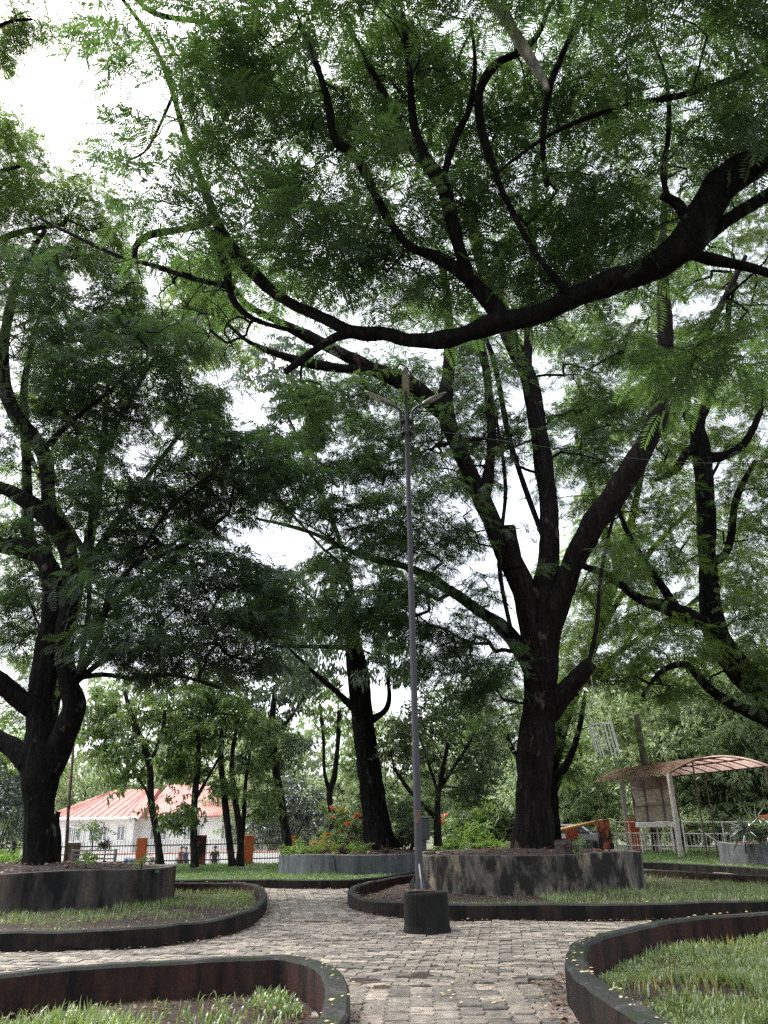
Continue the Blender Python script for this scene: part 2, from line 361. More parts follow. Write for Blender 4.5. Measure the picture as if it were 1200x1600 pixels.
def m_plastic_roof():
    m, t, p, o = mat('faded_translucent_sheet'); t.nodes.remove(p); v, g = objpos(t)
    a = noise(t, v, 1.5, 6, 0.7)
    r = ramp(t, a, [(0.35, (0.15, 0.095, 0.075)), (0.7, (0.34, 0.235, 0.195))])
    r2 = ramp(t, a, [(0.30, (0.50, 0.26, 0.19)), (0.6, (0.95, 0.68, 0.56))])
    d = nd(t, 'BsdfDiffuse'); tr = nd(t, 'BsdfTranslucent'); t.links.new(r.outputs[0], d.inputs[0]); t.links.new(r2.outputs[0], tr.inputs[0])
    mx = nd(t, 'MixShader'); mx.inputs[0].default_value = 0.6; t.links.new(d.outputs[0], mx.inputs[1]); t.links.new(tr.outputs[0], mx.inputs[2]); t.links.new(mx.outputs[0], o.inputs[0]); return m
M['roof_plastic'] = m_plastic_roof()

# ------------------------------------------------------------------ ground, lawns, beds
gx = np.concatenate([np.linspace(-150, -30, 12), np.linspace(-27, 33, 61), np.linspace(40, 150, 12)])
gy = np.concatenate([np.linspace(-40, 0, 6), np.linspace(3, 70, 68), np.linspace(80, 220, 16)])
GX, GY = np.meshgrid(gx, gy); GZ = gz(GX, GY)-0.03
nx, ny = len(gx), len(gy)
mesh_np('ground', np.stack([GX.ravel(), GY.ravel(), GZ.ravel()], 1),
        np.array([(j*nx+i, j*nx+i+1, (j+1)*nx+i+1, (j+1)*nx+i) for j in range(ny-1) for i in range(nx-1)]).ravel(),
        np.full((nx-1)*(ny-1), 4), M['ground'], None, True)['kind'] = 'structure'

def bedcurve(pts, hc):
    P = np.array([gp(x, y, hc)[:2] for x, y in pts]); return cr(P, 7, True)
HC = 0.36; HM = 0.27
bed_fl = bedcurve([(-420, 1585), (-150, 1541), (0, 1521), (150, 1506), (300, 1496), (420, 1491), (480, 1494), (520, 1506), (541, 1528), (547, 1555), (540, 1588), (515, 1630), (450, 1690), (300, 1750), (0, 1760), (-420, 1740)], HC)
bed_fr = bedcurve([(1400, 1408), (1200, 1424), (1060, 1434), (951, 1453), (905, 1467), (886, 1482), (884, 1503), (898, 1524), (930, 1549), (990, 1591), (1060, 1640), (1200, 1700), (1500, 1700), (1700, 1560), (1650, 1420)], HC)
bed_ml = bedcurve([(-420, 1475), (-200, 1462), (0, 1456), (175, 1453), (315, 1440), (385, 1425), (413, 1408), (417, 1394), (402, 1382), (350, 1379), (270, 1379), (100, 1381), (-150, 1388), (-420, 1405)], HM)
bed_mr = bedcurve([(544, 1389), (553, 1400), (580, 1406), (625, 1410), (702, 1413), (800, 1413), (955, 1413), (1095, 1410), (1200, 1407), (1400, 1400), (1560, 1390), (1400, 1377), (1200, 1368), (1008, 1358), (850, 1355), (720, 1359), (639, 1366), (569, 1379)], HM)
BEDS = [bed_fl, bed_fr, bed_ml, bed_mr]
def offset(P, d):
    n = len(P); T = np.roll(P, -1, 0)-np.roll(P, 1, 0); T /= np.linalg.norm(T, axis=1)[:, None]
    a = 0.5*np.sum(P[:, 0]*np.roll(P[:, 1], -1)-np.roll(P[:, 0], -1)*P[:, 1])
    N = np.stack([-T[:, 1], T[:, 0]], 1)*(1 if a > 0 else -1)
    return P+N*d
def curb(name, P, hc, th, label, closed=True):
    if closed: I = offset(P, th)
    else:
        T = np.gradient(P, axis=0); T /= np.linalg.norm(T, axis=1)[:, None]; I = P+np.stack([-T[:, 1], T[:, 0]], 1)*th
    n = len(P); b = 0.025
    q3 = np.column_stack([P, np.zeros(n)]); hz = hc+0.010*snoise(q3, 1.3)+0.006*snoise(q3, 5)
    e = 0.012*snoise(q3, 4.0)
    D = (I-P)/th
    prof = [(0+e, np.full(n, -0.05)), (0+e*0.5, hz-b), (b+e*0.5, hz), (th-b, hz+0.003), (th+e*0.3, hz-b), (th+e, np.full(n, -0.05))]
    V = np.concatenate([np.column_stack([P+D*np.broadcast_to(o, (n,))[:, None], z]) for o, z in prof])
    F, mi = [], []
    for k in range(5):
        for i in range(n if closed else n-1):
            j = (i+1) % n
            F.append((k*n+i, k*n+j, (k+1)*n+j, (k+1)*n+i)); mi.append({0: 0, 1: 1, 2: 1, 3: 1, 4: 2}[k])
    o = mesh_np(name, V, np.array(F).ravel(), np.full(len(F), 4), [M['curb_out'], M['curb_top'], M['curb_in']], None, False, mi)
    return tag(o, label, 'curb', 'low curbs round the planting beds')
curb('garden_curb', bed_fl, HC, 0.20, 'low curb with red inner face round the grass bed at bottom left')
curb('garden_curb', bed_fr, HC, 0.21, 'mossy curb curving round the grass bed at bottom right')
curb('garden_curb', bed_ml, HM, 0.17, 'dark low curb round the left tree planter and its grass')
curb('garden_curb', bed_mr, HM, 0.17, 'dark low curb round the stained middle planter behind the lamp post')
far_line = cr(np.array([gp(x, y, 0.24)[:2] for x, y in [(-400, 1390), (-150, 1383), (100, 1377), (275, 1375), (400, 1373.5), (520, 1375), (590, 1370), (640, 1364), (720, 1355), (850, 1348), (1008, 1347), (1200, 1357), (1400, 1368)]]), 6)
curb('garden_curb', far_line, 0.24, 0.15, 'long black curb edging the far lawn across the back', closed=False)
def sheet(name, poly, z, m):
    V = np.column_stack([poly, np.full(len(poly), z)])
    o = mesh_np(name, V, np.arange(len(poly)), [len(poly)], m); o['kind'] = 'structure'; return o
def soilsheet(name, poly, z0, amp, m, step=0.35):
    x0, y0 = poly.min(0); x1, y1 = poly.max(0)
    xs = np.arange(x0, x1+step, step); ys = np.arange(y0, y1+step, step)
    X, Y = np.meshgrid(xs, ys); p = np.column_stack([X.ravel(), Y.ravel(), np.zeros(X.size)])
    Z = z0+amp*snoise(p, 1.1)+amp*0.7*snoise(p, 3.1)
    V = np.column_stack([p[:, :2], Z]); nx = len(xs); F = []
    cx = X[:-1, :-1]+step/2; cy = Y[:-1, :-1]+step/2
    ins = inpoly(cx.ravel(), cy.ravel(), poly)
    for k in np.nonzero(ins)[0]:
        j, i = divmod(k, nx-1); F.append((j*nx+i, j*nx+i+1, (j+1)*nx+i+1, (j+1)*nx+i))
    o = mesh_np(name, V, np.array(F).ravel(), np.full(len(F), 4), m, None, True); o['kind'] = 'structure'; return o
for P in BEDS: soilsheet('bed_soil', offset(P, 0.09), 0.035, 0.022, M['soil'], 0.12 if P is bed_fl or P is bed_fr else 0.25)
# far lawn: between the far curb and the fences
lx = far_line[:, 0]; ly = far_line[:, 1]
xs = np.linspace(-24, 26, 90); V = []; F = []
yb = np.interp(xs, lx, ly)+0.10
rows = 26
for k in range(rows):
    f = k/(rows-1); yy = yb*(1-f)+39.5*f
    z = 0.17+gz(xs, yy)+0.02*np.sin(xs*2.1+yy)
    V.append(np.column_stack([xs, yy, z]))
V = np.concatenate(V)
F = [(k*90+i, k*90+i+1, (k+1)*90+i+1, (k+1)*90+i) for k in range(rows-1) for i in range(89)]
M['lawn_base'] = plain('lawn_base_green', (0.075, 0.110, 0.038), 0.9, 0, 0.2, 2.0, 0.5)
lawn = mesh_np('far_lawn', V, np.array(F).ravel(), np.full(len(F), 4), M['lawn_base'], None, True); lawn['kind'] = 'structure'
def lz(x, y): return 0.17+gz(x, y)

# paving: three fields of interlocking blocks
def pavers(x0, x1, y0, y1, w_, l_, ang, keep):
    ca, sa = math.cos(ang), math.sin(ang); cx, cy = (x0+x1)/2, (y0+y1)/2
    D = math.hypot(x1-x0, y1-y0)/2+1
    nu, nv = int(2*D/w_), int(2*D/l_)
    U, Vv = np.meshgrid(np.arange(nu)*w_-D, np.arange(nv)*l_-D)
    Vv = Vv+(np.arange(nu) % 2)[None, :]*l_*0.5
    u, v = U.ravel(), Vv.ravel()
    X = cx+u*ca-v*sa; Y = cy+u*sa+v*ca
    k = (X > x0) & (X < x1) & (Y > y0) & (Y < y1)
    for B in BEDS: k &= ~inpoly(X, Y, offset(B, 0.15))
    k &= Y < np.interp(X, lx, ly)+0.05
    k &= keep(X, Y); X, Y = X[k], Y[k]
    n = len(X); g = 0.0085
    a, b = w_/2-g, l_/2-g; z_ = 0.022; c = 0.02
    tp = []
    for s_, e in ((-1, 1), (1, -1)):                     # the two long sides are zigzag in step
        for q in (-1, -0.5, 0, 0.5, 1)[::(1 if s_ < 0 else -1)]:
            tp.append((s_*a+(z_ if abs(q) == 0.5 else -z_*0.4)*(1), q*b*(0.97)))
    tp = np.array(tp); m = len(tp)
    th = ang+rng.normal(0, 0.015, n); c_, s_ = np.cos(th), np.sin(th)
    px = X[:, None]+tp[:, 0]*c_[:, None]-tp[:, 1]*s_[:, None]
    py = Y[:, None]+tp[:, 0]*s_[:, None]+tp[:, 1]*c_[:, None]
    zt = 0.012+rng.normal(0, 0.004, n)+0.012*snoise(np.column_stack([X, Y, X*0]), 0.9)
    tx, ty = rng.normal(0, 0.022, n), rng.normal(0, 0.016, n)
    dz = tx[:, None]*tp[:, 0]+ty[:, None]*tp[:, 1]
    top = np.stack([px, py, zt[:, None]+dz], -1)
    ex = 1.045
    px2 = X[:, None]+(px-X[:, None])*ex; py2 = Y[:, None]+(py-Y[:, None])*(1+(ex-1)*w_/l_)
    mid = np.stack([px2, py2, zt[:, None]+dz-0.010], -1); bot = mid.copy(); bot[..., 2] -= 0.07
    VV = np.concatenate([top, mid, bot], 1).reshape(-1, 3)
    base = np.arange(n)*3*m
    L = []; S = []
    tpl = list(range(m))[::-1]; Ft = [tpl]
    for r_ in (0, m):
        for i in range(m):
            j = (i+1) % m; Ft.append([r_+i, r_+j, r_+m+j, r_+m+i][::1])
    flat = np.array([i for f in Ft for i in f]); sz = np.array([len(f) for f in Ft])
    return VV, (base[:, None]+flat[None, :]).ravel(), np.tile(sz, n)
seam = lambda X: 9.55+0.10*X
parts = [pavers(-14, 8, 5.0, 11.5, 0.225, 0.34, R(-2), lambda X, Y: Y < seam(X)),
         pavers(-16, 22, 8.0, 17.0, 0.20, 0.33, R(82), lambda X, Y: (Y >= seam(X)+0.08) & (Y < 15.9-0.08*X)),
         pavers(-16, 24, 13.5, 30.0, 0.225, 0.36, R(8), lambda X, Y: Y >= 16.0-0.08*X)]
VV, LL, SS = [], [], []; off = 0
for v_, l_, s_ in parts: VV.append(v_); LL.append(l_+off); SS.append(s_); off += len(v_)
mesh_np('paved_path', np.concatenate(VV), np.concatenate(LL), np.concatenate(SS), M['paver'])['kind'] = 'structure'
sheet('path_bedding', np.array([(-18, 3.5), (26, 3.5), (26, 30), (-18, 30)]), -0.012, M['soil'])

# ------------------------------------------------------------------ grass and litter
def blades(name, n, poly, zf, hmin, hmax, wid, seg, m, dens=None, lab=None, rect=None, cat='grass'):
    x0, y0 = poly.min(0); x1, y1 = poly.max(0)
    if rect: x0, y0, x1, y1 = max(x0, rect[0]), max(y0, rect[1]), min(x1, rect[2]), min(y1, rect[3])
    x = rng.uniform(x0, x1, n*4); y = rng.uniform(y0, y1, n*4)
    k = inpoly(x, y, poly)
    if dens is not None: k &= dens(x, y) > rng.uniform(0, 1, len(x))
    x, y = x[k][:n], y[k][:n]; n = len(x)
    h = rng.uniform(hmin, hmax, n)*(0.75+0.35*snoise(np.column_stack([x, y, x*0]), 1.4)); h = np.clip(h, hmin*0.5, hmax*1.3)
    a = rng.uniform(0, 6.283, n); lean = rng.uniform(0.1, 1.55, n); wd = wid*rng.uniform(0.7, 1.3, n)
    t = np.linspace(0, 1, seg+1)
    ang = lean[:, None]*(0.25+1.35*t[None, :]**1.3)
    ds = h[:, None]/seg
    rr = np.concatenate([np.zeros((n, 1)), np.cumsum(np.sin(ang[:, :-1])*ds, 1)], 1)
    zz = np.concatenate([np.zeros((n, 1)), np.cumsum(np.cos(ang[:, :-1])*ds, 1)], 1)
    prof = np.array([0.75, 1.0, 0.85, 0.5, 0.08])[np.linspace(0, 4, seg+1).round().astype(int)]
    cx = x[:, None]+rr*np.cos(a)[:, None]; cy = y[:, None]+rr*np.sin(a)[:, None]
    z = np.broadcast_to(zf(x, y), (n,))[:, None]+zz
    ox = -np.sin(a)[:, None]*wd[:, None]*prof/2; oy = np.cos(a)[:, None]*wd[:, None]*prof/2
    V = np.stack([np.stack([cx-ox, cy-oy, z], -1), np.stack([cx+ox, cy+oy, z], -1)], 2).reshape(-1, 3)
    per = (seg+1)*2
    f = np.array([(2*i, 2*i+1, 2*i+3, 2*i+2) for i in range(seg)])
    L = (np.arange(n)*per)[:, None, None]+f[None]
    o = mesh_np(name, V, L.ravel(), np.full(n*seg, 4), m)
    return tag(o, lab, cat, None, 'stuff')
def dn(th, s=1.3, k=2.2): return lambda x, y: np.clip((snoise(np.column_stack([x, y, x*0]), s)+th)*k, 0.04, 1)
blades('grass', 1800, offset(bed_fr, 0.30), lambda x, y: 0.03, 0.08, 0.24, 0.012, 4, M['leaf_yellow'], dn(0.9), 'scattered dry yellow blades in the bed at bottom right')
blades('grass', 36000, offset(bed_fr, 0.30), lambda x, y: 0.03, 0.06, 0.20, 0.019, 4, M['grass'], dn(0.75, 1.6), 'long bright grass filling the bed at bottom right')
blades('grass', 14500, offset(bed_fl, 0.34), lambda x, y: 0.03, 0.06, 0.19, 0.017, 4, M['grass'], dn(0.25, 1.5), 'patchy long grass in the bed at bottom left')
blades('grass', 16000, offset(bed_mr, 0.25), lambda x, y: 0.03, 0.10, 0.22, 0.013, 3, M['grass'], lambda x, y: dn(0.8)(x, y)*np.where((y > 18.5) & (x < 3.5), 0.03, 1), 'green grass round the stained middle planter')
blades('grass', 16000, offset(bed_ml, 0.25), lambda x, y: 0.03, 0.10, 0.22, 0.013, 3, M['grass'], dn(0.35, 0.8), 'patchy green grass round the left tree planter')
fl_poly = np.concatenate([far_line+np.array([0, 0.2]), [(26, 39.3), (-24, 39.3)]])
blades('grass', 70000, fl_poly, lz, 0.07, 0.17, 0.020, 2, M['grass_far'], dn(1.2, 0.6), 'sunlit short grass of the far lawn', rect=(-17, 15, 20, 39), cat='grass')

blades('grass', 26000, fl_poly, lz, 0.06, 0.15, 0.022, 2, M['grass_far'], dn(1.6, 0.6), 'sunlit short grass below the shelter railing', rect=(6, 24, 22, 39))

def flakes(name, X, Y, Z, smin, smax, m, label, tilt=0.25):
    n = len(X); a = rng.uniform(0, 6.283, n); s = rng.uniform(smin, smax, n)
    tp = np.array([(-1, 0, 0), (-0.2, 0.42, 0.1), (1, 0, 0.16), (-0.1, -0.42, 0.02)])*0.5
    c_, s_ = np.cos(a), np.sin(a); tz = rng.normal(0, tilt, n)
    x = tp[:, 0]*s[:, None]; y = tp[:, 1]*s[:, None]; z = tp[:, 2]*s[:, None]*rng.uniform(0.2, 2, n)[:, None]+np.abs(tz)[:, None]*y+np.abs(tz[:, None])*s[:, None]*0.22
    V = np.stack([X[:, None]+x*c_[:, None]-y*s_[:, None], Y[:, None]+x*s_[:, None]+y*c_[:, None], Z[:, None]+z], -1).reshape(-1, 3)
    o = mesh_np(name, V, np.arange(4*n), np.full(n, 4), m); return tag(o, label, 'fallen leaves', None, 'stuff')
n = 17000; X = rng.uniform(-9, 9, n); Y = 6+20*rng.uniform(0, 1, n)**1.7
k = np.ones(n, bool)
for B in BEDS: k &= ~inpoly(X, Y, offset(B, -0.04))
k &= Y < np.interp(X, lx, ly)-0.05
k &= (0.35+0.6*snoise(np.column_stack([X, Y, X*0]), 0.8)) > rng.uniform(0, 0.9, n)
X, Y = X[k], Y[k]
# also on the tops of the two near curbs
ext = []
for B, hc in ((bed_fl, HC), (bed_fr, HC), (bed_mr, HM), (bed_ml, HM)):
    i = rng.integers(0, len(B), 150); q = offset(B, 0.1)[i]+rng.normal(0, 0.045, (150, 2)); ext.append(np.column_stack([q, np.full(150, hc+0.022)]))
ext = np.concatenate(ext)
flakes('fallen_leaves', np.concatenate([X, ext[:, 0]]), np.concatenate([Y, ext[:, 1]]), np.concatenate([np.full(len(X), 0.034), ext[:, 2]]), 0.022, 0.056, M['litter'], 'tiny yellow fallen leaflets scattered over the paving and curb tops')
# brown litter: along the curb feet, in the bare soil of the beds
bx, by, bz = [], [], []
for B, n_, zz in ((bed_fr, 900, 0.03), (bed_fl, 500, 0.03), (bed_mr, 700, 0.03), (bed_ml, 400, 0.03)):
    i = rng.integers(0, len(B), n_); q = offset(B, -0.10)[i]-0*B[i]+rng.normal(0, 0.09, (n_, 2)); bx.append(q[:, 0]); by.append(q[:, 1]); bz.append(np.full(n_, zz))
for B, n_ in ((bed_fl, 900), (bed_fr, 900), (bed_mr, 3500), (bed_ml, 1500)):
    x0, y0 = B.min(0); x1, y1 = B.max(0); x = rng.uniform(x0, x1, n_*3); y = rng.uniform(y0, y1, n_*3); kk = inpoly(x, y, offset(B, 0.25)); x, y = x[kk][:n_], y[kk][:n_]
    if B is bed_mr: pass
    bx.append(x); by.append(y); bz.append(np.full(len(x), 0.06))
X, Y, Z = map(np.concatenate, (bx, by, bz))
flakes('fallen_leaves', X, Y, Z, 0.025, 0.07, M['litter_brown'], 'dry brown leaf litter lying in the beds and along the curb feet', 0.5)

# ------------------------------------------------------------------ planters
def planter(c, r, H, z0, m, label, wob=0.02, lobes=0.0, cracks=(), soil_sink=0.07, litter=500):
    root = empty('tree_planter', (c[0], c[1], z0), label, 'planter', 'round raised tree planters')
    n = 120; a = np.arange(n)*2*math.pi/n
    rr = r*(1+wob*np.sin(3*a+1)+wob*0.5*np.sin(7*a)+lobes*np.sin(4*a+0.6))
    ca, sa = np.cos(a), np.sin(a); hz = H+0.015*np.sin(5*a)+0.02*np.sin(2*a+c[0])
    th = 0.22
    prof = [(rr+0.03, np.full(n, -0.15)), (rr+0.012, np.full(n, 0.10)), (rr, hz*0.55), (rr-0.005, hz-0.02), (rr-0.025, hz), (rr-th+0.02, hz), (rr-th, hz-0.03), (rr-th, hz-0.3)]
    V = np.concatenate([np.column_stack([q*ca, q*sa, z]) for q, z in prof])
    F = [(k*n+i, k*n+(i+1) % n, (k+1)*n+(i+1) % n, (k+1)*n+i) for k in range(7) for i in range(n)]
    mi = [0 if k < 4 else 1 for k in range(7) for i in range(n)]
    mesh_np('wall', V, np.array(F).ravel(), np.full(len(F), 4), [m, M['planter_top']], root, False, mi)
    # soil mound
    rings = 9; V = [(0, 0, H+0.10)]
    for k in range(1, rings+1):
        f = k/rings
        for i in range(n):
            q = (rr[i]-th+0.01)*f; p = np.array([[q*ca[i]+c[0], q*sa[i]+c[1], 0]])
            V.append((q*ca[i], q*sa[i], H-soil_sink+(0.17)*(1-f*f)+0.03*float(snoise(p, 2.0)[0])*(1-f*f*0.7)))
    F = [(0, 1+i, 1+(i+1) % n) for i in range(n)]
    L = [i for f in F for i in f]; S = [3]*n
    for k in range(rings-1):
        for i in range(n):
            j = (i+1) % n; L += [1+k*n+i, 1+(k+1)*n+i, 1+(k+1)*n+j, 1+k*n+j]; S.append(4)
    mesh_np('soil', V, L, S, M['soil'], root, True)
    # cracks: dark open joints running down the wall face
    for ang, z1, z2, wd in cracks:
        k = 14; zz = np.linspace(z1*H, z2*H, k); aa = ang+np.cumsum(rng.normal(0, 0.006, k)); w2 = wd*rng.uniform(0.4, 1.2, k)/r
        q = np.interp((aa % (2*math.pi)), a, rr)+0.0145
        V = np.concatenate([np.column_stack([q*np.cos(aa-w2), q*np.sin(aa-w2), zz]), np.column_stack([q*np.cos(aa+w2), q*np.sin(aa+w2), zz])])
        mesh_np('crack', V, np.array([(i, i+1, k+i+1, k+i) for i in range(k-1)]).ravel(), np.full(k-1, 4), M['crack'], root)
    q = rr.min()*np.sqrt(rng.uniform(0, 0.95, litter)); b = rng.uniform(0, 6.28, litter)
    f = q/rr.min()
    lx_, ly_, lz_ = q*np.cos(b), q*np.sin(b), H-soil_sink+0.17*(1-f*f)+0.025
    o = flakes('leaf_litter', lx_*0.92, ly_*0.92, lz_, 0.05, 0.13, M['litter_brown'], None, 0.5); del o['category']; o.parent = root
    return root
def yat(py, px=600): return float(gp(px, py)[1])
PA = gp(62, 1413)[:2]; PB = gp(826, 1388)[:2]
PC = at(572, 1300, 31.0)[:2]; PD = at(1262, 1300, 31.5)[:2]; PE = at(860, 1300, 38.5)[:2]
planter(PA, 3.05, 0.80, 0.0, M['planter_dark'], 'dark stained round planter under the big left tree')
planter(PB, 3.15, 0.93, 0.0, M['planter_mid'], 'black and ochre stained round planter behind the lamp post', cracks=[(-math.pi/2+0.16, 0.05, 1.0, 0.02), (-math.pi/2-0.5, 0.6, 1.0, 0.006)])
planter(PC, 3.2, 0.68, 0.12, M['planter_blue'], 'cracked blue grey planter round the straight back tree', lobes=0.03, cracks=[(-math.pi/2-0.28, 0.0, 1.0, 0.02), (-math.pi/2-0.36, 0.1, 0.7, 0.008), (-math.pi/2+0.1, 0.3, 0.62, 0.01), (-math.pi/2-0.6, 0.1, 0.6, 0.012)])
planter(PD, 3.2, 0.78, 0.16, M['planter_blue'], 'blue grey planter with spiky plants at the right edge', cracks=[(-math.pi/2-0.75, 0.5, 1.0, 0.012)])
planter(PE, 2.1, 0.62, 0.35, M['planter_blue'], 'pale grey planter half hidden behind the middle tree trunk')
# ------------------------------------------------------------------ leaves
def frond_proto(L, npair, plen, pw, droop):
    V, F = [], []
    def zc(x): return -droop*(x/L)**2*L
    V += [(0, -0.004, 0), (0, 0.004, 0), (L, 0.001, zc(L)), (L, -0.001, zc(L))]; F.append((0, 1, 2, 3))
    for i in range(npair):
        t = (i+1.0)/(npair+0.3); x = L*t
        pl = plen*(0.50+0.55*math.sin(math.pi*min(1, (t*0.9+0.06))))
        for s in (-1, 1):
            th = R(68-20*t)+random.gauss(0, 0.06); dx, dy = math.cos(th), s*math.sin(th); nx_, ny_ = -dy, dx
            z0 = zc(x); dz = -0.10*pl+random.gauss(0, 0.08)*pl
            n = len(V)
            V += [(x, 0, z0), (x+dx*pl*0.35+nx_*pw, dy*pl*0.35+ny_*pw, z0+0.02*pl+dz*0.2), (x+dx*pl, dy*pl, z0+dz), (x+dx*pl*0.45-nx_*pw, dy*pl*0.45-ny_*pw, z0+0.02*pl+dz*0.2)]
            F.append((n, n+1, n+2, n+3))
    return np.array(V), np.array(F)
def leaf_proto(L, wd, fold=0.18, droop=0.25):
    V = np.array([(0, 0, 0), (L*0.4, wd/2, fold*wd-droop*L*0.16), (L, 0, -droop*L), (L*0.4, -wd/2, fold*wd-droop*L*0.16), (L*0.45, 0, -droop*L*0.2)])
    return V, np.array([(0, 4, 2, 1), (0, 3, 2, 4)])
def Rm(yaw, pitch, roll):
    cy, sy, cp, sp, cr_, sr = np.cos(yaw), np.sin(yaw), np.cos(pitch), np.sin(pitch), np.cos(roll), np.sin(roll)
    return np.array([[cy*cp, cy*sp*sr-sy*cr_, cy*sp*cr_+sy*sr], [sy*cp, sy*sp*sr+cy*cr_, sy*sp*cr_-cy*sr], [-sp, cp*sr, cp*cr_]])
def join(items):
    V, F, n = [], [], 0
    for v, f in items: V.append(v); F.append(f+n); n += len(v)
    return np.concatenate(V), np.concatenate(F)
def spray_bip(L=0.42, npair=10, tw=0.8, nf=7):
    it = []
    for i in range(nf):
        t = (i+0.6)/nf; last = i == nf-1
        fp = frond_proto(L*random.uniform(0.75, 1.1), npair, L*0.31, L*0.031*(10/npair), random.uniform(0.15, 0.65))
        yaw = 0 if last else (1 if i % 2 else -1)*R(random.uniform(38, 75))
        m = Rm(yaw, R(random.gauss(8, 18)), R(random.gauss(0, 24)))
        it.append((fp[0]@m.T+np.array([tw*t, 0, -0.12*t*t+random.gauss(0, 0.04)]), fp[1]))
    tg = np.array([(0, -0.006, 0), (0, 0.006, 0), (tw, 0.003, -0.12), (tw, -0.003, -0.12)]); it.append((tg, np.array([(0, 1, 2, 3)])))
    return join(it)
def spray_leaf(L=0.2, wd=0.05, tw=0.5, nf=14, droopy=30, sd=20, fold=0.18, dr=0.3):
    it = []
    for i in range(nf):
        t = (i+1)/nf
        lp = leaf_proto(L*random.uniform(0.7, 1.15), wd*random.uniform(0.8, 1.15), fold, dr)
        m = Rm(i*2.4+random.gauss(0, 0.3), R(random.gauss(droopy, sd)), R(random.gauss(0, 25)))
        it.append((lp[0]@m.T+np.array([tw*t, random.gauss(0, tw*0.07), random.gauss(0, tw*0.07)-0.15*tw*t*t]), lp[1]))
    return join(it)
SP = {}
SP['near'] = [spray_bip(0.62, 13, 0.95, 7) for _ in range(7)]
SP['bip'] = [spray_bip(0.46, 9, 0.85, 7) for _ in range(6)]
SP['far'] = [spray_bip(0.52, 7, 0.95, 7) for _ in range(5)]
SP['lance'] = [spray_leaf(0.26, 0.055, 0.5, 16, 58, 16, 0.15, 0.25) for _ in range(5)]
SP['mango'] = [spray_leaf(0.24, 0.075, 0.55, 18, 26, 24) for _ in range(5)]
SP['small'] = [spray_leaf(0.13, 0.06, 0.6, 24, 12, 34) for _ in range(5)]
SP['wood'] = [spray_leaf(0.30, 0.13, 0.9, 22, 48, 34) for _ in range(5)]
SP['shrub'] = [spray_leaf(0.20, 0.07, 0.4, 18, -5, 30) for _ in range(5)]
SP['strap'] = [spray_leaf(0.55, 0.055, 0.25, 22, -28, 26, 0.3, 0.45) for _ in range(4)]
def place(kind, C, yaw, pitch, roll, scale):
    """every spray of one crown, as one vertex and one face array"""
    Vs, Fs, off = [], [], 0; pr = SP[kind]; pick = rng.integers(0, len(pr), len(C))
    for k, (v, f) in enumerate(pr):
        i = np.nonzero(pick == k)[0]
        if not len(i): continue
        m = np.moveaxis(Rm(yaw[i], pitch[i], roll[i]), 2, 0)
        V = np.einsum('nij,vj->nvi', m, v)*scale[i][:, None, None]+C[i][:, None, :]
        Vs.append(V.reshape(-1, 3)); Fs.append(((np.arange(len(i))*len(v))[:, None, None]+f[None]).reshape(-1, 4)+off); off += len(i)*len(v)
    return np.concatenate(Vs), np.concatenate(Fs)

# openings where the photograph shows plain sky between the crowns
HOLES = [(100, 140, 72, 76), (75, 90, 46, 26), (185, 205, 45, 35), (240, 440, 20, 38), (125, 450, 20, 26), (388, 634, 42, 30), (430, 848, 46, 32), (360, 835, 22, 16),
         (490, 1193, 20, 32), (850, 585, 16, 45), (115, 1190, 15, 34), (205, 690, 14, 14), (470, 1130, 14, 12), (60, 1225, 40, 10), (955, 290, 14, 16), (1015, 240, 16, 18),
         (800, 620, 14, 12), (560, 760, 14, 8), (640, 745, 18, 8), (325, 585, 26, 10), (700, 235, 22, 12), (660, 195, 12, 16), (455, 180, 14, 12), (450, 245, 12, 14), (985, 705, 14, 12)]
HOLES += [(1030, 1212, 125, 42), (936, 1142, 20, 34)]
_hr = np.random.default_rng(21)
HOLES += [(_hr.uniform(120, 1190), _hr.uniform(10, 960), a_ := _hr.uniform(7, 20), a_*_hr.uniform(0.6, 1.1)) for _ in range(95)]
def in_hole(C, grow=0.0):
    x, y = proj(C); r = np.zeros(len(C), bool)
    if grow < -40: return r
    for hx, hy, a, b in HOLES: r |= ((x-hx)/(a+grow))**2+((y-hy)/(b+grow))**2 < 1
    return r
def sample_blobs(blobs, clump=0.9, th=-0.15, grow=12, zmin=0.8):
    out = []
    for px, py, rx, ry, Y, rY, n in blobs:
        c = at(px, py, Y); ax = np.linalg.norm(at(px+rx, py, Y)-c); az = abs(at(px, py-ry, Y)[2]-c[2])
        q = rng.normal(size=(n*4, 3)); q /= np.linalg.norm(q, axis=1)[:, None]; q *= rng.uniform(0, 1, (n*4, 1))**0.38
        P = c+q*np.array([ax, rY, az])
        k_ = snoise(P*np.array([0.75, 0.75, 1.9]), clump) > th
        if k_.mean() < 0.3: k_[:] = True
        out.append(P[k_][:n])
    P = np.concatenate(out)
    P = P[P[:, 2] > zmin]
    return P[~in_hole(P, grow)]
def even(T, cell, m):
    """thin the crown so that no part of it is much denser than the rest"""
    x, y = proj(T); key = np.floor(x/cell).astype(int)*1000+np.floor(y/cell).astype(int)
    seen = {}; keep = np.zeros(len(T), bool)
    for i in rng.permutation(len(T)):
        c = seen.get(key[i], 0)
        if c < m: keep[i] = True; seen[key[i]] = c+1
    return T[keep]
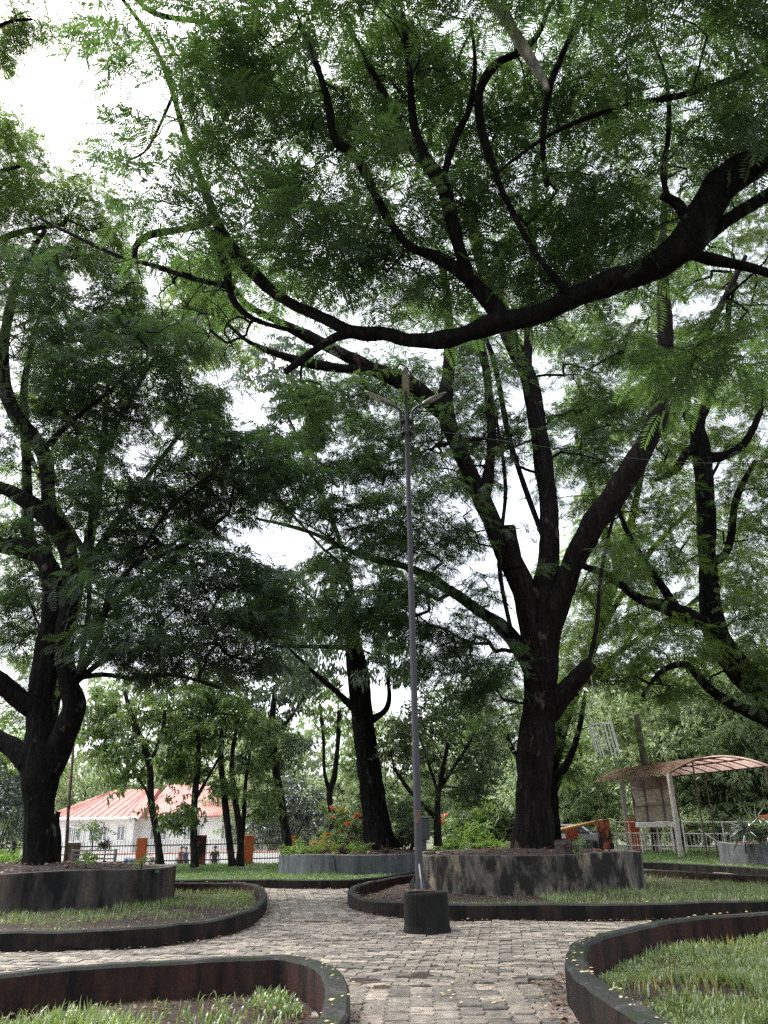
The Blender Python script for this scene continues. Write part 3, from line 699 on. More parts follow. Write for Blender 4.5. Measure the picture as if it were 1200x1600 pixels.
def clear_limbs(T, limbs, margin=0.42, prob=0.9):
    """sprays do not grow in front of the bare lower sides of the big limbs"""
    tx, ty = proj(T); td = np.linalg.norm(T-CP, axis=1); drop = np.zeros(len(T), bool)
    for l in limbs:
        lx_, ly_ = proj(l[:, :3]); ld = np.linalg.norm(l[:, :3]-CP, axis=1); k_ = ppm(l[:, :3]); rad = (l[:, 3]+margin)*k_
        d2 = (tx[:, None]-lx_)**2+(ty[:, None]-ly_)**2
        drop |= ((d2 < rad**2) & (td[:, None] < ld+0.5)).any(1)
    return T[~(drop & (rng.uniform(0, 1, len(T)) < prob))]
def limb(pts):
    """pts: (px, py, Y, radius in photo px) -> smooth world polyline and radii"""
    P = []
    for px, py, Y, r in pts:
        q = at(px, py, Y); P.append((*q, r/ppm(q)))
    return cr(np.array(P), 6)
def grow(limbs, targets, step=0.55, r0=0.007, rmax=0.10, reach=9.0):
    """thin branches from the traced limbs out to every spray; returns polylines and the direction at each tip"""
    S = np.concatenate([l[:, :3] for l in limbs]); SR = np.concatenate([l[:, 3] for l in limbs]); n0 = len(S)
    keep = (SR < 0.42*SR.max()) | (np.arange(n0) > n0*0.5)
    cap = n0+len(targets)*14; N = np.zeros((cap, 3)); N[:n0] = S; par = np.full(cap, -1); cnt = np.zeros(cap); n = n0
    pen = np.zeros(cap); pen[:n0] = np.where(keep, 0, 2.5)
    d0 = np.array([np.min(np.linalg.norm(S-t, axis=1)) for t in targets]); order = np.argsort(d0)
    paths = []; tips = np.zeros((len(targets), 3)); ok = np.zeros(len(targets), bool)
    for ti in order:
        t = targets[ti]; dv = t-N[:n]; dist = np.linalg.norm(dv, axis=1)+pen[:n]+0.8*np.maximum(0, -dv[:, 2])
        b = int(np.argmin(dist)); L = np.linalg.norm(t-N[b])
        if L > reach: continue
        k = max(2, int(L/step)); p0 = N[b]; mid = (p0+t)/2+np.array([*rng.normal(0, 0.10*L, 2), 0.10*L+rng.normal(0, 0.06*L)])
        s = np.linspace(0, 1, k+1)[1:, None]; Q = (1-s)**2*p0+2*s*(1-s)*mid+s*s*t+rng.normal(0, 0.03, (k, 3))*(1-s)
        k = min(k, cap-n); Q = Q[:k]
        ids = np.arange(n, n+k); N[n:n+k] = Q; par[n] = b; par[n+1:n+k] = ids[:-1]; n += k
        paths.append((b, ids)); ok[ti] = True
        tips[ti] = Q[-1]-(Q[-2] if k > 1 else p0)
    cnt[:n] = 0
    for b, ids in paths: cnt[ids[-1]] += 1
    for i in range(n-1, n0-1, -1): cnt[par[i]] += cnt[i]
    rad = np.minimum(rmax, r0*np.maximum(cnt, 1)**0.46)
    out = []
    for b, ids in paths:
        r = rad[ids]; out.append((np.vstack([N[b], N[ids]]), np.concatenate([[r[0]], r])))
    return out, tips, ok
def tree(name, label, limbs, blobs, kind, bark, leaf, group, scale=1.0, cat='tree', clump=1.2, th=-0.25, flute=0.08, sides=18, wob=0.14,
         base=None, hang=8, reach=9.0, rmax=0.10, r0=0.007, extra=None, holegrow=12, nclear=4, margin=0.42, cell=40, most=10, bare=()):
    L = [limb(l) for l in limbs]
    b0 = L[0][0, :3] if base is None else np.asarray(base)
    root = empty(name, b0, label, cat, group)
    mb = MB()
    for i, l in enumerate(L):
        mb.tube(l[:, :3]-b0, l[:, 3], sides if i == 0 else max(8, sides-6), True, wob, flute if i == 0 else 0.0)
    if extra:
        for pts, rad in extra: mb.tube(np.asarray(pts)-b0, rad, 10, True, 0.1)
    f_ = {'bip': 1.6, 'far': 1.6, 'near': 1.5}.get(kind, 1.5); scale *= {'bip': 0.84, 'far': 0.85, 'near': 1.0}.get(kind, 0.92)
    T = sample_blobs([(*q[:6], int(q[6]*f_)) for q in blobs], clump, th, holegrow)
    T = even(clear_limbs(T, L[:nclear], margin), cell, most)
    ways, tips, ok = grow(L, T, reach=reach, rmax=rmax, r0=r0)
    for P, r in ways:
        if r.max() > 0.02: mb.tube(P-b0, r, 6 if r.max() > 0.04 else 4, False)
        else: mb.tube(P-b0, r, 3, False)
    if bare:
        for P, r in grow(L, sample_blobs(bare, 1, -9, -100), step=0.35, r0=0.008, rmax=0.04)[0]: mb.tube(P-b0, r, 4, False)
    mb.build('trunk', bark, root, True)
    T = T[ok]; tips = tips[ok]; n = len(T)
    yaw = np.arctan2(tips[:, 1], tips[:, 0])+rng.normal(0, 0.5, n)
    # two or three sprays share a twig end
    C = np.concatenate([T, T+rng.normal(0, 0.16, T.shape)]); yaw = np.concatenate([yaw, yaw+rng.choice([-1, 1], n)*rng.uniform(0.8, 1.9, n)])
    pitch = R(hang)+rng.normal(0, R(12), 2*n); roll = rng.normal(0, R(15), 2*n); s = scale*rng.uniform(0.75, 1.2, 2*n)
    V, F = place(kind, C, yaw, pitch, roll, s)
    mesh_np('crown', V-b0, F.ravel(), np.full(len(F), 4), leaf, root)
    print(name, label[:40], 'sprays', 2*n, 'faces', len(F))
    return root

GB = 'large feathery leaved shade trees'
# B: the large tree in the middle planter
Yb = float(PB[1])
tree('shade_tree', 'massive forked shade tree in the stained middle planter', [
    [(826, 1350, Yb, 34), (829, 1300, Yb, 30), (832, 1230, Yb, 27), (838, 1150, Yb, 25.5), (842, 1080, Yb, 25), (845, 1000, Yb, 23), (850, 930, Yb, 20), (858, 850, Yb, 16), (853, 750, Yb+.3, 14), (840, 660, Yb+.5, 14), (826, 590, Yb+.6, 13), (800, 535, Yb+.8, 12), (782, 480, Yb+1, 11), (755, 420, Yb+1.2, 9), (740, 350, Yb+1.4, 7), (735, 270, Yb+1.5, 5)],
    [(846, 1010, Yb, 20), (875, 935, Yb-.2, 20), (918, 835, Yb-.6, 18), (985, 735, Yb-1, 16), (1028, 650, Yb-1.2, 14), (1040, 560, Yb-1.3, 13), (1038, 480, Yb-1.4, 10), (1036, 380, Yb-1.5, 7), (1040, 260, Yb-1.5, 4)],
    [(1040, 575, Yb-1.3, 10), (1085, 545, Yb-1.5, 9), (1125, 480, Yb-1.8, 6), (1165, 400, Yb-2, 4)],
    [(840, 1020, Yb, 20), (818, 920, Yb, 19), (785, 850, Yb, 16), (750, 775, Yb+.2, 14), (718, 705, Yb+.3, 13), (696, 645, Yb+.3, 12), (702, 565, Yb+.5, 9), (700, 480, Yb+.6, 7), (688, 400, Yb+.8, 5)],
    [(805, 890, Yb-.1, 15), (797, 850, Yb-.2, 13), (794, 822, Yb-.3, 12)],
    [(836, 1050, Yb, 18), (795, 990, Yb+.4, 13), (745, 952, Yb+.9, 10), (700, 920, Yb+1.3, 8), (640, 888, Yb+1.7, 6), (560, 866, Yb+2.1, 4.5), (480, 830, Yb+2.5, 3), (400, 810, Yb+2.7, 2)],
    [(845, 1125, Yb, 20), (885, 1078, Yb-.4, 17), (912, 1048, Yb-.7, 14), (926, 1036, Yb-.8, 12)],
    [(916, 1050, Yb-.7, 4), (932, 980, Yb-.7, 4), (940, 890, Yb-.7, 3), (960, 800, Yb-.8, 2)],
    [(700, 650, Yb+.3, 13), (645, 606, Yb-.2, 13), (585, 577, Yb-.6, 11), (520, 545, Yb-1, 9), (440, 505, Yb-1.4, 7), (380, 470, Yb-1.7, 5), (345, 410, Yb-1.9, 4), (325, 350, Yb-2, 3)],
    [(585, 579, Yb-.6, 8), (500, 571, Yb-1, 7), (430, 552, Yb-1.3, 5), (380, 528, Yb-1.5, 3), (330, 480, Yb-1.8, 2)],
    [(824, 590, Yb+.6, 8), (826, 500, Yb+.7, 6), (832, 400, Yb+.8, 5), (836, 260, Yb+.9, 4)],
    [(756, 780, Yb+.2, 10), (768, 700, Yb+.5, 8), (762, 600, Yb+.8, 7), (745, 500, Yb+1, 5)],
    [(860, 870, Yb, 5), (800, 700, Yb+1, 4), (770, 560, Yb+1.4, 4), (730, 460, Yb+1.6, 3)],
    [(800, 990, Yb-.2, 4), (780, 880, Yb-.3, 4), (790, 760, Yb-.2, 3), (775, 650, Yb, 2)],
], [(560, 650, 130, 100, Yb, 3, 330), (510, 790, 130, 100, Yb, 3, 320), (700, 650, 120, 120, Yb+1, 3, 260), (660, 810, 120, 110, Yb, 3, 290), (420, 860, 50, 50, Yb-1, 1.5, 40), (590, 640, 90, 60, Yb+3, 1.5, 110), (760, 900, 90, 90, Yb, 3, 90), (900, 690, 90, 120, Yb+2, 2.5, 130), (930, 560, 110, 90, Yb+2, 2.5, 130), (590, 940, 130, 60, Yb-1, 2.5, 140), (780, 560, 80, 70, Yb+1, 3, 70), (450, 690, 60, 70, Yb+1, 2, 40), (700, 430, 250, 110, Yb+2, 3, 160), (870, 250, 300, 160, Yb+2, 3, 130), (930, 860, 60, 60, Yb-1, 2, 40), (770, 1060, 70, 70, Yb, 2, 50), (500, 200, 230, 150, Yb+2, 3, 110), (380, 420, 110, 70, Yb, 2.5, 60), (330, 560, 70, 60, Yb-1, 2, 36), (680, 1020, 60, 50, Yb, 2, 40)],
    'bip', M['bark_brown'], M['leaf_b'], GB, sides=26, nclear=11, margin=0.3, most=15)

# C: the tree standing right outside the picture whose great limb crosses the top
cx, cy_ = 8.6, 9.5
Ct = [np.array([cx, cy_, 0]), np.array([cx+.1, cy_, 1.5]), np.array([cx+.05, cy_+.1, 3.5]), np.array([cx-.05, cy_+.2, 5.5]), np.array([cx-.3, cy_+.4, 7.2])]
tree('shade_tree', 'near shade tree whose thick dark limb sweeps across under the canopy', [
    [(1290, 190, 10.0, 31), (1200, 242, 10.2, 28), (1135, 285, 10.5, 27), (1098, 332, 10.7, 26), (1075, 372, 10.8, 28), (1043, 402, 11, 25), (1000, 424, 11.2, 21), (955, 440, 11.3, 18), (880, 471, 11.5, 17), (835, 492, 11.7, 16.5), (775, 505, 11.8, 16), (728, 522, 12, 13), (690, 531, 12.1, 13), (640, 532, 12.3, 12), (600, 522, 12.4, 11.5), (555, 520, 12.5, 9.5), (505, 497, 12.7, 9), (440, 465, 12.9, 8.5), (385, 415, 13, 9), (345, 360, 13, 7.5), (318, 290, 13, 6), (290, 215, 12.8, 5), (265, 130, 12.6, 4.5), (235, 60, 12.4, 4), (185, -10, 12, 3)],
    [(785, 500, 11.8, 15), (770, 475, 11.8, 13), (720, 425, 11.6, 11), (680, 400, 11.5, 10), (637, 382, 11.4, 8), (600, 330, 11.2, 7), (560, 250, 11, 8), (524, 218, 10.8, 7), (512, 160, 10.6, 6), (498, 110, 10.4, 5), (470, 40, 10.2, 4)],
    [(735, 440, 11.6, 10), (712, 370, 11.3, 11), (692, 292, 11, 11), (665, 250, 10.8, 10), (646, 190, 10.6, 7), (640, 110, 10.3, 5), (628, 20, 10, 4)],
    [(690, 290, 11, 9), (652, 240, 10.9, 9), (620, 185, 10.8, 8), (590, 130, 10.7, 6), (560, 70, 10.6, 4), (530, 10, 10.5, 3)],
    [(690, 285, 11, 5), (712, 215, 10.8, 5), (735, 165, 10.7, 4), (742, 95, 10.5, 3), (735, 30, 10.4, 2)],
    [(763, 240, 10.6, 6), (750, 190, 10.6, 7), (750, 140, 10.5, 7), (775, 100, 10.4, 7), (810, 82, 10.3, 6), (840, 55, 10.2, 4), (860, 5, 10.1, 3)],
    [(900, 470, 11.4, 8), (840, 400, 11.0, 6), (785, 300, 10.8, 5), (763, 240, 10.6, 6)],
    [(808, 85, 10.3, 5), (805, 50, 10.2, 5), (785, 0, 10.1, 4)],
    [(855, 290, 10.4, 4), (848, 220, 10.3, 4), (858, 140, 10.2, 5), (890, 60, 10.1, 5), (918, 0, 10, 4)],
    [(1075, 345, 10.8, 10), (1058, 318, 10.8, 9), (1035, 306, 10.7, 7)],
    [(1045, 310, 10.8, 5), (1036, 270, 10.8, 5), (1045, 200, 10.7, 4), (1040, 120, 10.6, 3), (1010, 40, 10.5, 3)],
    [(1310, 240, 10.3, 13), (1200, 305, 10.6, 12), (1135, 345, 10.8, 10), (1095, 378, 11, 8)],
    [(1300, 480, 11, 5), (1200, 427, 11.2, 6), (1110, 405, 11.1, 8), (1070, 395, 11, 9)],
    [(1290, 60, 9.6, 9), (1180, 110, 9.8, 6), (1080, 145, 10, 5), (960, 170, 10.1, 4), (860, 210, 10.2, 3), (770, 275, 10.3, 2)],
    [(330, 345, 13, 6), (285, 358, 13.1, 5), (240, 365, 13.2, 5), (215, 380, 13.3, 4), (210, 402, 13.3, 3)],
    [(335, 362, 13.2, 6), (352, 420, 13.4, 6), (365, 470, 13.5, 5), (400, 500, 13.5, 4), (470, 520, 13.4, 4)],
    [(365, 450, 13.5, 4), (300, 435, 13.7, 4), (240, 415, 13.9, 4), (190, 402, 14, 4), (120, 370, 14.2, 3), (60, 340, 14.3, 2)],
    [(575, 521, 12.5, 7), (525, 527, 12.4, 6.5), (480, 556, 12.3, 6), (446, 581, 12.2, 5)],
    [(205, -10, 12, 4), (240, 20, 12, 4), (300, 32, 12, 4), (360, 36, 12, 3)],
    [(270, 150, 12.6, 3), (232, 230, 12.8, 2), (200, 250, 12.9, 2)],
], [(560, 90, 200, 140, 10.6, 2.4, 125), (330, 110, 160, 130, 11.6, 2, 110), (275, 290, 110, 80, 12.4, 1.6, 55), (800, 60, 220, 120, 10.4, 2.4, 115), (1080, 80, 180, 130, 10, 2.2, 100), (560, 300, 170, 110, 11.6, 1.6, 90), (780, 310, 170, 110, 11.6, 1.6, 95), (960, 270, 130, 110, 11.2, 1.8, 70), (640, 420, 120, 50, 12.6, 1.2, 26), (1140, 240, 80, 70, 10.4, 1.2, 24), (400, 400, 70, 50, 13.4, 1, 16), (820, 420, 110, 50, 12.4, 1, 22), (400, 240, 100, 90, 12, 1.6, 40), (170, 40, 40, 40, 12, 1, 8), (1110, 540, 80, 60, 12.6, 1, 14)],
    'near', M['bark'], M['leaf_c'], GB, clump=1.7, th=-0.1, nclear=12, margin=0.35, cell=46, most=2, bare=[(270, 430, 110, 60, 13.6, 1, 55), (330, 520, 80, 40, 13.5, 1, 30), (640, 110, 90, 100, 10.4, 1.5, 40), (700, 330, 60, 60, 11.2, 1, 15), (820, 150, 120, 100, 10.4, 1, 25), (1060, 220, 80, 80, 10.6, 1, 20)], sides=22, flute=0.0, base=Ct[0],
    extra=[(cr(np.array([*Ct, at(1330, 165, 10.0)]), 6), np.interp(np.linspace(0, 1, 31), [0, 0.15, 1], [0.75, 0.58, 0.50])),
           (cr(np.array([Ct[3], Ct[4]+np.array([.6, -.6, 1.2]), Ct[4]+np.array([0.9, -.7, 4.0]), at(1310, 55, 9.6)]), 6), np.interp(np.linspace(0, 1, 19), [0, 1], [0.4, 0.12])),
           (cr(np.array([Ct[3], Ct[4]+np.array([.2, .3, 0]), at(1330, 235, 10.3)]), 6), np.full(13, 0.2)),
           (cr(np.array([Ct[2], Ct[3]+np.array([.2, .5, 0]), at(1310, 482, 11)]), 6), np.full(13, 0.1))])
# pale dead branch hung up in that tree
def lone(name, pts, m, label, cat, group=None, n=10, wob=0.08):
    l = limb(pts); b0 = l[0, :3]; mb = MB(); mb.tube(l[:, :3]-b0, l[:, 3], n, True, wob)
    o = mb.build(name, m, None, True); o.location = b0; return tag(o, label, cat, group)
lone('dead_branch', [(755, -20, 9.6, 6), (790, 30, 9.6, 8), (815, 70, 9.6, 9), (840, 110, 9.6, 7), (856, 140, 9.6, 4)], M['bark_pale'], 'pale bare dead branch hanging among the leaves at the top', 'branch')

# A: the left tree
Ya = float(PA[1])
tree('shade_tree', 'black trunked tree with snaking limbs in the left planter', [
    [(60, 1368, Ya, 28), (61, 1320, Ya, 25), (62, 1260, Ya, 24.5), (62, 1210, Ya, 30), (64, 1160, Ya, 26), (64, 1100, Ya, 20), (72, 1040, Ya, 17), (82, 970, Ya+.1, 15), (82, 905, Ya+.2, 15), (66, 872, Ya+.3, 14), (35, 856, Ya+.4, 14), (-10, 848, Ya+.5, 13), (-80, 800, Ya+.7, 10), (-130, 700, Ya+1, 7)],
    [(75, 1205, Ya, 22), (98, 1150, Ya-.2, 19), (116, 1105, Ya-.3, 17), (106, 1060, Ya-.3, 15), (102, 1000, Ya-.3, 15), (110, 930, Ya-.3, 15), (108, 868, Ya-.3, 14), (94, 830, Ya-.3, 14), (58, 795, Ya-.3, 13), (15, 768, Ya-.3, 12), (-40, 740, Ya-.3, 10), (-100, 640, Ya-.3, 7)],
    [(78, 815, Ya-.3, 11), (76, 770, Ya-.3, 10), (72, 725, Ya-.3, 10), (54, 685, Ya-.3, 10), (25, 648, Ya-.3, 10), (6, 600, Ya-.3, 9), (8, 520, Ya-.3, 7), (30, 430, Ya-.4, 5), (70, 360, Ya-.5, 3)],
    [(55, 1110, Ya, 16), (38, 1098, Ya-.2, 15), (0, 1066, Ya-.4, 14), (-60, 1020, Ya-.6, 11), (-140, 900, Ya-1, 7)],
    [(45, 1195, Ya, 18), (28, 1172, Ya+.2, 16), (-5, 1152, Ya+.4, 15), (-80, 1100, Ya+.7, 11)],
    [(113, 1070, Ya-.3, 7), (140, 1025, Ya-.6, 6), (160, 970, Ya-.9, 5), (176, 920, Ya-1.1, 4), (212, 878, Ya-1.4, 3), (260, 800, Ya-1.8, 2.5), (330, 740, Ya-2, 2)],
    [(120, 1065, Ya-.3, 5), (165, 1030, Ya-.6, 5), (210, 1016, Ya-.9, 4), (270, 1014, Ya-1.2, 3), (340, 1004, Ya-1.5, 2)],
    [(118, 1060, Ya-.3, 5), (160, 1054, Ya-.3, 4), (210, 1060, Ya-.4, 3), (270, 1054, Ya-.6, 3), (345, 1075, Ya-.8, 2)],
    [(60, 868, Ya+.8, 9), (44, 840, Ya+1.6, 9), (42, 780, Ya+1.7, 8), (40, 690, Ya+1.8, 7), (38, 600, Ya+1.9, 5), (60, 500, Ya+2, 3)],
    [(118, 1070, Ya-.2, 4), (138, 960, Ya+.2, 4), (140, 850, Ya+.5, 4), (150, 740, Ya+.8, 3), (190, 650, Ya+1, 3), (240, 560, Ya+1.2, 2)],
    [(70, 700, Ya-.3, 4), (110, 660, Ya-.7, 3.5), (160, 620, Ya-1, 3), (230, 560, Ya-1.3, 2)],
], [(100, 620, 120, 100, Ya, 2.8, 150), (230, 600, 120, 90, Ya, 3, 150), (130, 780, 140, 90, Ya, 3, 160), (285, 740, 110, 80, Ya, 3, 120), (225, 900, 150, 80, Ya-.5, 3, 190), (330, 890, 80, 60, Ya-1, 2.5, 80), (280, 1005, 150, 50, Ya-1, 2.2, 160), (60, 960, 70, 70, Ya+1.5, 2, 50), (380, 990, 60, 50, Ya-1, 2, 55), (60, 490, 100, 60, Ya-1, 2.6, 70), (205, 500, 70, 50, Ya+1, 2, 45), (375, 720, 70, 60, Ya+.5, 2, 60), (320, 640, 50, 40, Ya, 2, 35), (420, 930, 40, 40, Ya-1, 1.5, 25), (30, 870, 40, 60, Ya+2, 1.5, 30), (130, 480, 120, 60, Ya+1, 2.5, 70), (250, 560, 90, 60, Ya, 2.5, 60), (340, 790, 60, 50, Ya, 2, 40), (400, 860, 40, 50, Ya-1, 1.5, 25)],
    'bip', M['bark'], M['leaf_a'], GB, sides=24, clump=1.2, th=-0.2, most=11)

# D: the leaning tree at the right
tree('shade_tree', 'leaning shade tree at the right edge above the shelter roof', [
    [(1330, 1325, 27, 34), (1290, 1230, 27, 30), (1235, 1140, 27, 22), (1180, 1075, 27, 20), (1132, 1010, 27, 18), (1112, 950, 27, 16), (1107, 880, 27, 14), (1103, 800, 27, 14), (1098, 720, 27, 13), (1090, 670, 27, 10), (1106, 625, 26.8, 7), (1130, 560, 26.5, 5), (1140, 470, 26.2, 4)],
    [(1120, 985, 27, 12), (1080, 965, 26.6, 11), (1050, 952, 26.3, 10), (1000, 935, 26, 8), (950, 900, 25.6, 6), (900, 880, 25.2, 4)],
    [(1215, 1130, 27, 12), (1158, 1107, 26.7, 10), (1116, 1082, 26.4, 8), (1090, 1056, 26.1, 6), (1070, 1038, 26, 5), (1032, 1050, 25.7, 4), (1004, 1088, 25.5, 3)],
    [(1100, 715, 27, 8), (1132, 712, 26.8, 7), (1165, 690, 26.6, 5), (1190, 640, 26.4, 4)],
    [(1092, 700, 27, 7), (1072, 708, 26.8, 6), (1055, 735, 26.6, 5), (1025, 750, 26.4, 3)],
    [(1110, 880, 27, 9), (1130, 868, 26.8, 8), (1142, 840, 26.6, 6), (1150, 780, 26.4, 5), (1180, 720, 26.2, 3)],
    [(1088, 670, 27, 8), (1070, 645, 27, 6), (1045, 600, 27, 4), (1030, 540, 27, 3)],
    [(1060, 955, 26.4, 6), (1010, 880, 26, 5), (980, 830, 25.8, 4), (965, 790, 25.6, 3)],
], [(1000, 620, 110, 100, 27, 3, 130), (1130, 580, 110, 110, 27, 3, 190), (1150, 760, 90, 90, 27, 3, 170), (1000, 800, 100, 80, 27, 3, 110), (1050, 910, 150, 70, 27, 3, 240), (955, 970, 80, 70, 26, 3, 120), (1150, 970, 70, 80, 26, 3, 120), (1050, 1040, 120, 45, 26, 2.5, 130), (1190, 1060, 60, 40, 25, 2, 60), (1080, 440, 130, 90, 27, 3, 190), (1170, 400, 90, 130, 27, 3, 150), (1020, 330, 110, 100, 27, 3, 90), (920, 1040, 40, 30, 26, 2, 25)],
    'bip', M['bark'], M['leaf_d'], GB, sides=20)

# left edge: brighter crown of a tree outside the picture, and the corner sprig
tree('shade_tree', 'lighter sunlit tree reaching in at the upper left edge', [
    [(-420, 1330, 24, 30), (-400, 1100, 24, 24), (-360, 850, 24, 20), (-280, 650, 24, 15), (-180, 500, 24, 11), (-80, 420, 23.8, 8), (10, 370, 23.5, 5), (100, 350, 23, 3)],
    [(-330, 780, 24, 12), (-250, 500, 23, 9), (-150, 330, 22, 6), (-40, 280, 21.5, 4), (30, 260, 21, 3)],
    [(-250, 500, 23, 7), (-180, 250, 20, 5), (-80, 100, 18, 4), (0, 40, 17, 3), (50, 30, 16.6, 2)],
    [(-180, 500, 24, 8), (-60, 470, 24, 5), (40, 450, 24, 3)],
], [(20, 330, 100, 90, 23, 2.6, 260), (120, 370, 80, 50, 23, 2, 100), (5, 190, 40, 60, 22, 2, 60), (30, 430, 90, 40, 24, 2, 60), (30, 25, 80, 40, 17, 1.2, 50), (150, 290, 40, 40, 22.5, 1.5, 20), (190, 420, 100, 70, 24, 2, 100), (270, 490, 100, 70, 25, 2, 100), (100, 560, 100, 80, 25, 2, 60)],
    'bip', M['bark'], M['leaf_d'], GB, sides=12, reach=25, most=14, nclear=0)

# crowns that fill in behind the big trees
tree('shade_tree', 'brighter feathery tree farther back between the middle tree and the leaning tree', [
    [(846, 1325, 40, 16), (850, 1250, 40, 14), (872, 1150, 40, 12), (910, 1050, 40, 10), (950, 940, 40, 8), (985, 820, 40, 6), (1010, 700, 40, 4), (1020, 600, 40, 3)],
    [(900, 1075, 40, 7), (980, 1010, 39.5, 5), (1060, 960, 39, 4), (1130, 900, 39, 3)], [(965, 890, 40, 5), (930, 780, 40, 4), (900, 680, 40, 3)], [(930, 1000, 40, 5), (1010, 870, 39.5, 4), (1090, 780, 39, 3), (1140, 690, 39, 2)]],
    [(960, 680, 120, 140, 41, 3, 260), (1080, 680, 120, 160, 41, 3, 260), (1060, 880, 140, 100, 40, 3, 260), (930, 900, 90, 90, 40, 3, 110), (980, 1010, 110, 50, 39, 3, 80), (1130, 980, 90, 70, 39, 3, 80), (900, 540, 90, 90, 41, 3, 120)],
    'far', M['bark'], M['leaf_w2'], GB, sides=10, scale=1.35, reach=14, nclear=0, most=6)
tree('shade_tree', 'brighter feathery tree farther back behind the black left trunk', [
    [(62, 1335, 38, 14), (64, 1250, 38, 13), (80, 1120, 38, 11), (110, 980, 38, 9), (140, 840, 38, 7), (160, 700, 38, 5), (170, 580, 38, 3)],
    [(95, 1040, 38, 6), (170, 950, 37.5, 5), (260, 880, 37, 4), (340, 800, 37, 3)], [(125, 900, 38, 6), (220, 760, 37.5, 4), (310, 640, 37, 3)], [(130, 860, 38, 5), (60, 740, 38, 4), (20, 640, 38, 3)]],
    [(150, 600, 150, 90, 39, 3, 190), (280, 620, 110, 90, 38, 3, 130), (130, 780, 150, 90, 38, 3, 160), (290, 790, 110, 70, 38, 3, 80), (150, 920, 120, 60, 38, 3, 70), (40, 950, 70, 90, 38, 3, 60), (330, 480, 110, 60, 39, 3, 160), (60, 1080, 60, 60, 38, 2, 50)],
    'far', M['bark'], M['leaf_w2'], GB, sides=10, scale=1.3, reach=14, nclear=0, most=5)
# E: straight tree with hanging leaves in the blue grey planter
Yc = float(PC[1])
tree('mast_tree', 'straight dark trunked tree with hanging leaves in the blue grey planter', [
    [(592, 1330, Yc, 26), (586, 1290, Yc, 21), (577, 1210, Yc, 18), (566, 1110, Yc, 15), (556, 1030, Yc, 14), (548, 985, Yc, 10), (544, 950, Yc, 7), (542, 925, Yc, 4)],
    [(572, 1130, Yc, 6), (600, 1112, Yc-.2, 5), (608, 1090, Yc-.3, 4), (606, 1060, Yc-.4, 3)],
    [(555, 1110, Yc, 5), (525, 1080, Yc-.3, 4), (490, 1050, Yc-.6, 3), (450, 1012, Yc-1, 2)],
    [(548, 1012, Yc, 4), (480, 1010, Yc-.5, 3), (425, 1010, Yc-.8, 2)],
], [(545, 970, 90, 55, Yc, 2, 110), (480, 1020, 55, 55, Yc, 2, 70), (610, 1020, 50, 50, Yc, 2, 60), (540, 905, 90, 50, Yc, 2, 60), (440, 960, 30, 40, Yc, 1.5, 25), (555, 1050, 22, 25, Yc-1, 0.6, 14)],
    'lance', M['bark'], M['leaf_l'], None, scale=1.5, hang=10, sides=22, flute=0.14)

# F: the slim trees along the left fence
GF = 'slim young trees along the left fence'
def young(label, limbs, blobs, leaf='leaf_f', kind='mango', sc_=1.35, name='young_tree', group=GF, th=-0.25, bark='bark_grey', reach=7):
    return tree(name, label, limbs, blobs, kind, M[bark], M[leaf], group, scale=sc_, sides=10, flute=0.05, th=th, reach=reach, cell=30, rmax=0.05, holegrow=6)
young('young tree with forked crooked stem left of the two plain pillars', [
    [(249, 1352, 33, 7), (246, 1310, 33, 6), (236, 1250, 33, 5.5), (234, 1200, 33, 5), (222, 1160, 33, 4.5), (206, 1120, 33, 4), (195, 1080, 33, 3)],
    [(234, 1195, 33, 3.5), (252, 1150, 33, 3), (258, 1110, 33, 2.5)], [(240, 1270, 33, 3), (228, 1235, 32.6, 2), (215, 1215, 32.4, 2)]],
    [(200, 1110, 60, 50, 33, 2, 75), (190, 1185, 40, 40, 33, 1.6, 40), (255, 1160, 45, 50, 33, 1.6, 55), (225, 1245, 40, 25, 32.4, 1.2, 28), (165, 1150, 30, 30, 33, 1.5, 22), (270, 1275, 25, 22, 32.5, 1, 12)])
young('young tree with straight grey stem beside the sooty orange pillar', [
    [(303, 1356, 34, 6.5), (303, 1300, 34, 6), (305, 1240, 34, 5), (310, 1180, 34, 4), (308, 1120, 34, 3)], [(305, 1250, 34, 3), (325, 1215, 34, 2.5), (345, 1180, 34, 2)]],
    [(305, 1160, 45, 55, 34, 1.8, 80), (325, 1215, 40, 30, 33.5, 1.5, 45), (290, 1270, 30, 25, 33.5, 1, 20), (295, 1100, 40, 40, 34, 1.6, 40)])
young('young tree of three close dark stems between the orange pillars', [
    [(362, 1354, 35, 6), (357, 1300, 35, 6), (350, 1240, 35, 5), (345, 1180, 35, 4), (350, 1120, 35, 3)],
    [(376, 1354, 35.3, 6), (374, 1300, 35.3, 6), (366, 1240, 35.3, 5), (362, 1190, 35.3, 4), (372, 1120, 35.3, 3)],
    [(372, 1352, 35.8, 5), (380, 1290, 35.8, 4), (384, 1220, 35.8, 3), (395, 1150, 35.8, 2)]],
    [(350, 1120, 50, 55, 35, 2, 85), (395, 1150, 45, 50, 35, 1.8, 70), (375, 1215, 40, 35, 35, 1.5, 45), (330, 1060, 50, 40, 35, 2, 45), (410, 1240, 25, 30, 35.5, 1, 20)])
young('young tree with leaning bare stem beside the far orange pillar', [
    [(452, 1345, 37, 9), (445, 1290, 37, 8), (437, 1240, 37, 7), (430, 1195, 37, 6), (425, 1140, 37, 5), (430, 1070, 37, 3)], [(428, 1150, 37, 3), (455, 1120, 37, 2), (475, 1090, 37, 2)]],
    [(425, 1120, 55, 50, 37, 2, 80), (440, 1060, 55, 50, 37, 2, 70), (410, 1175, 40, 30, 37, 1.6, 40), (455, 1165, 25, 25, 37, 1.4, 20)], leaf='leaf_l')
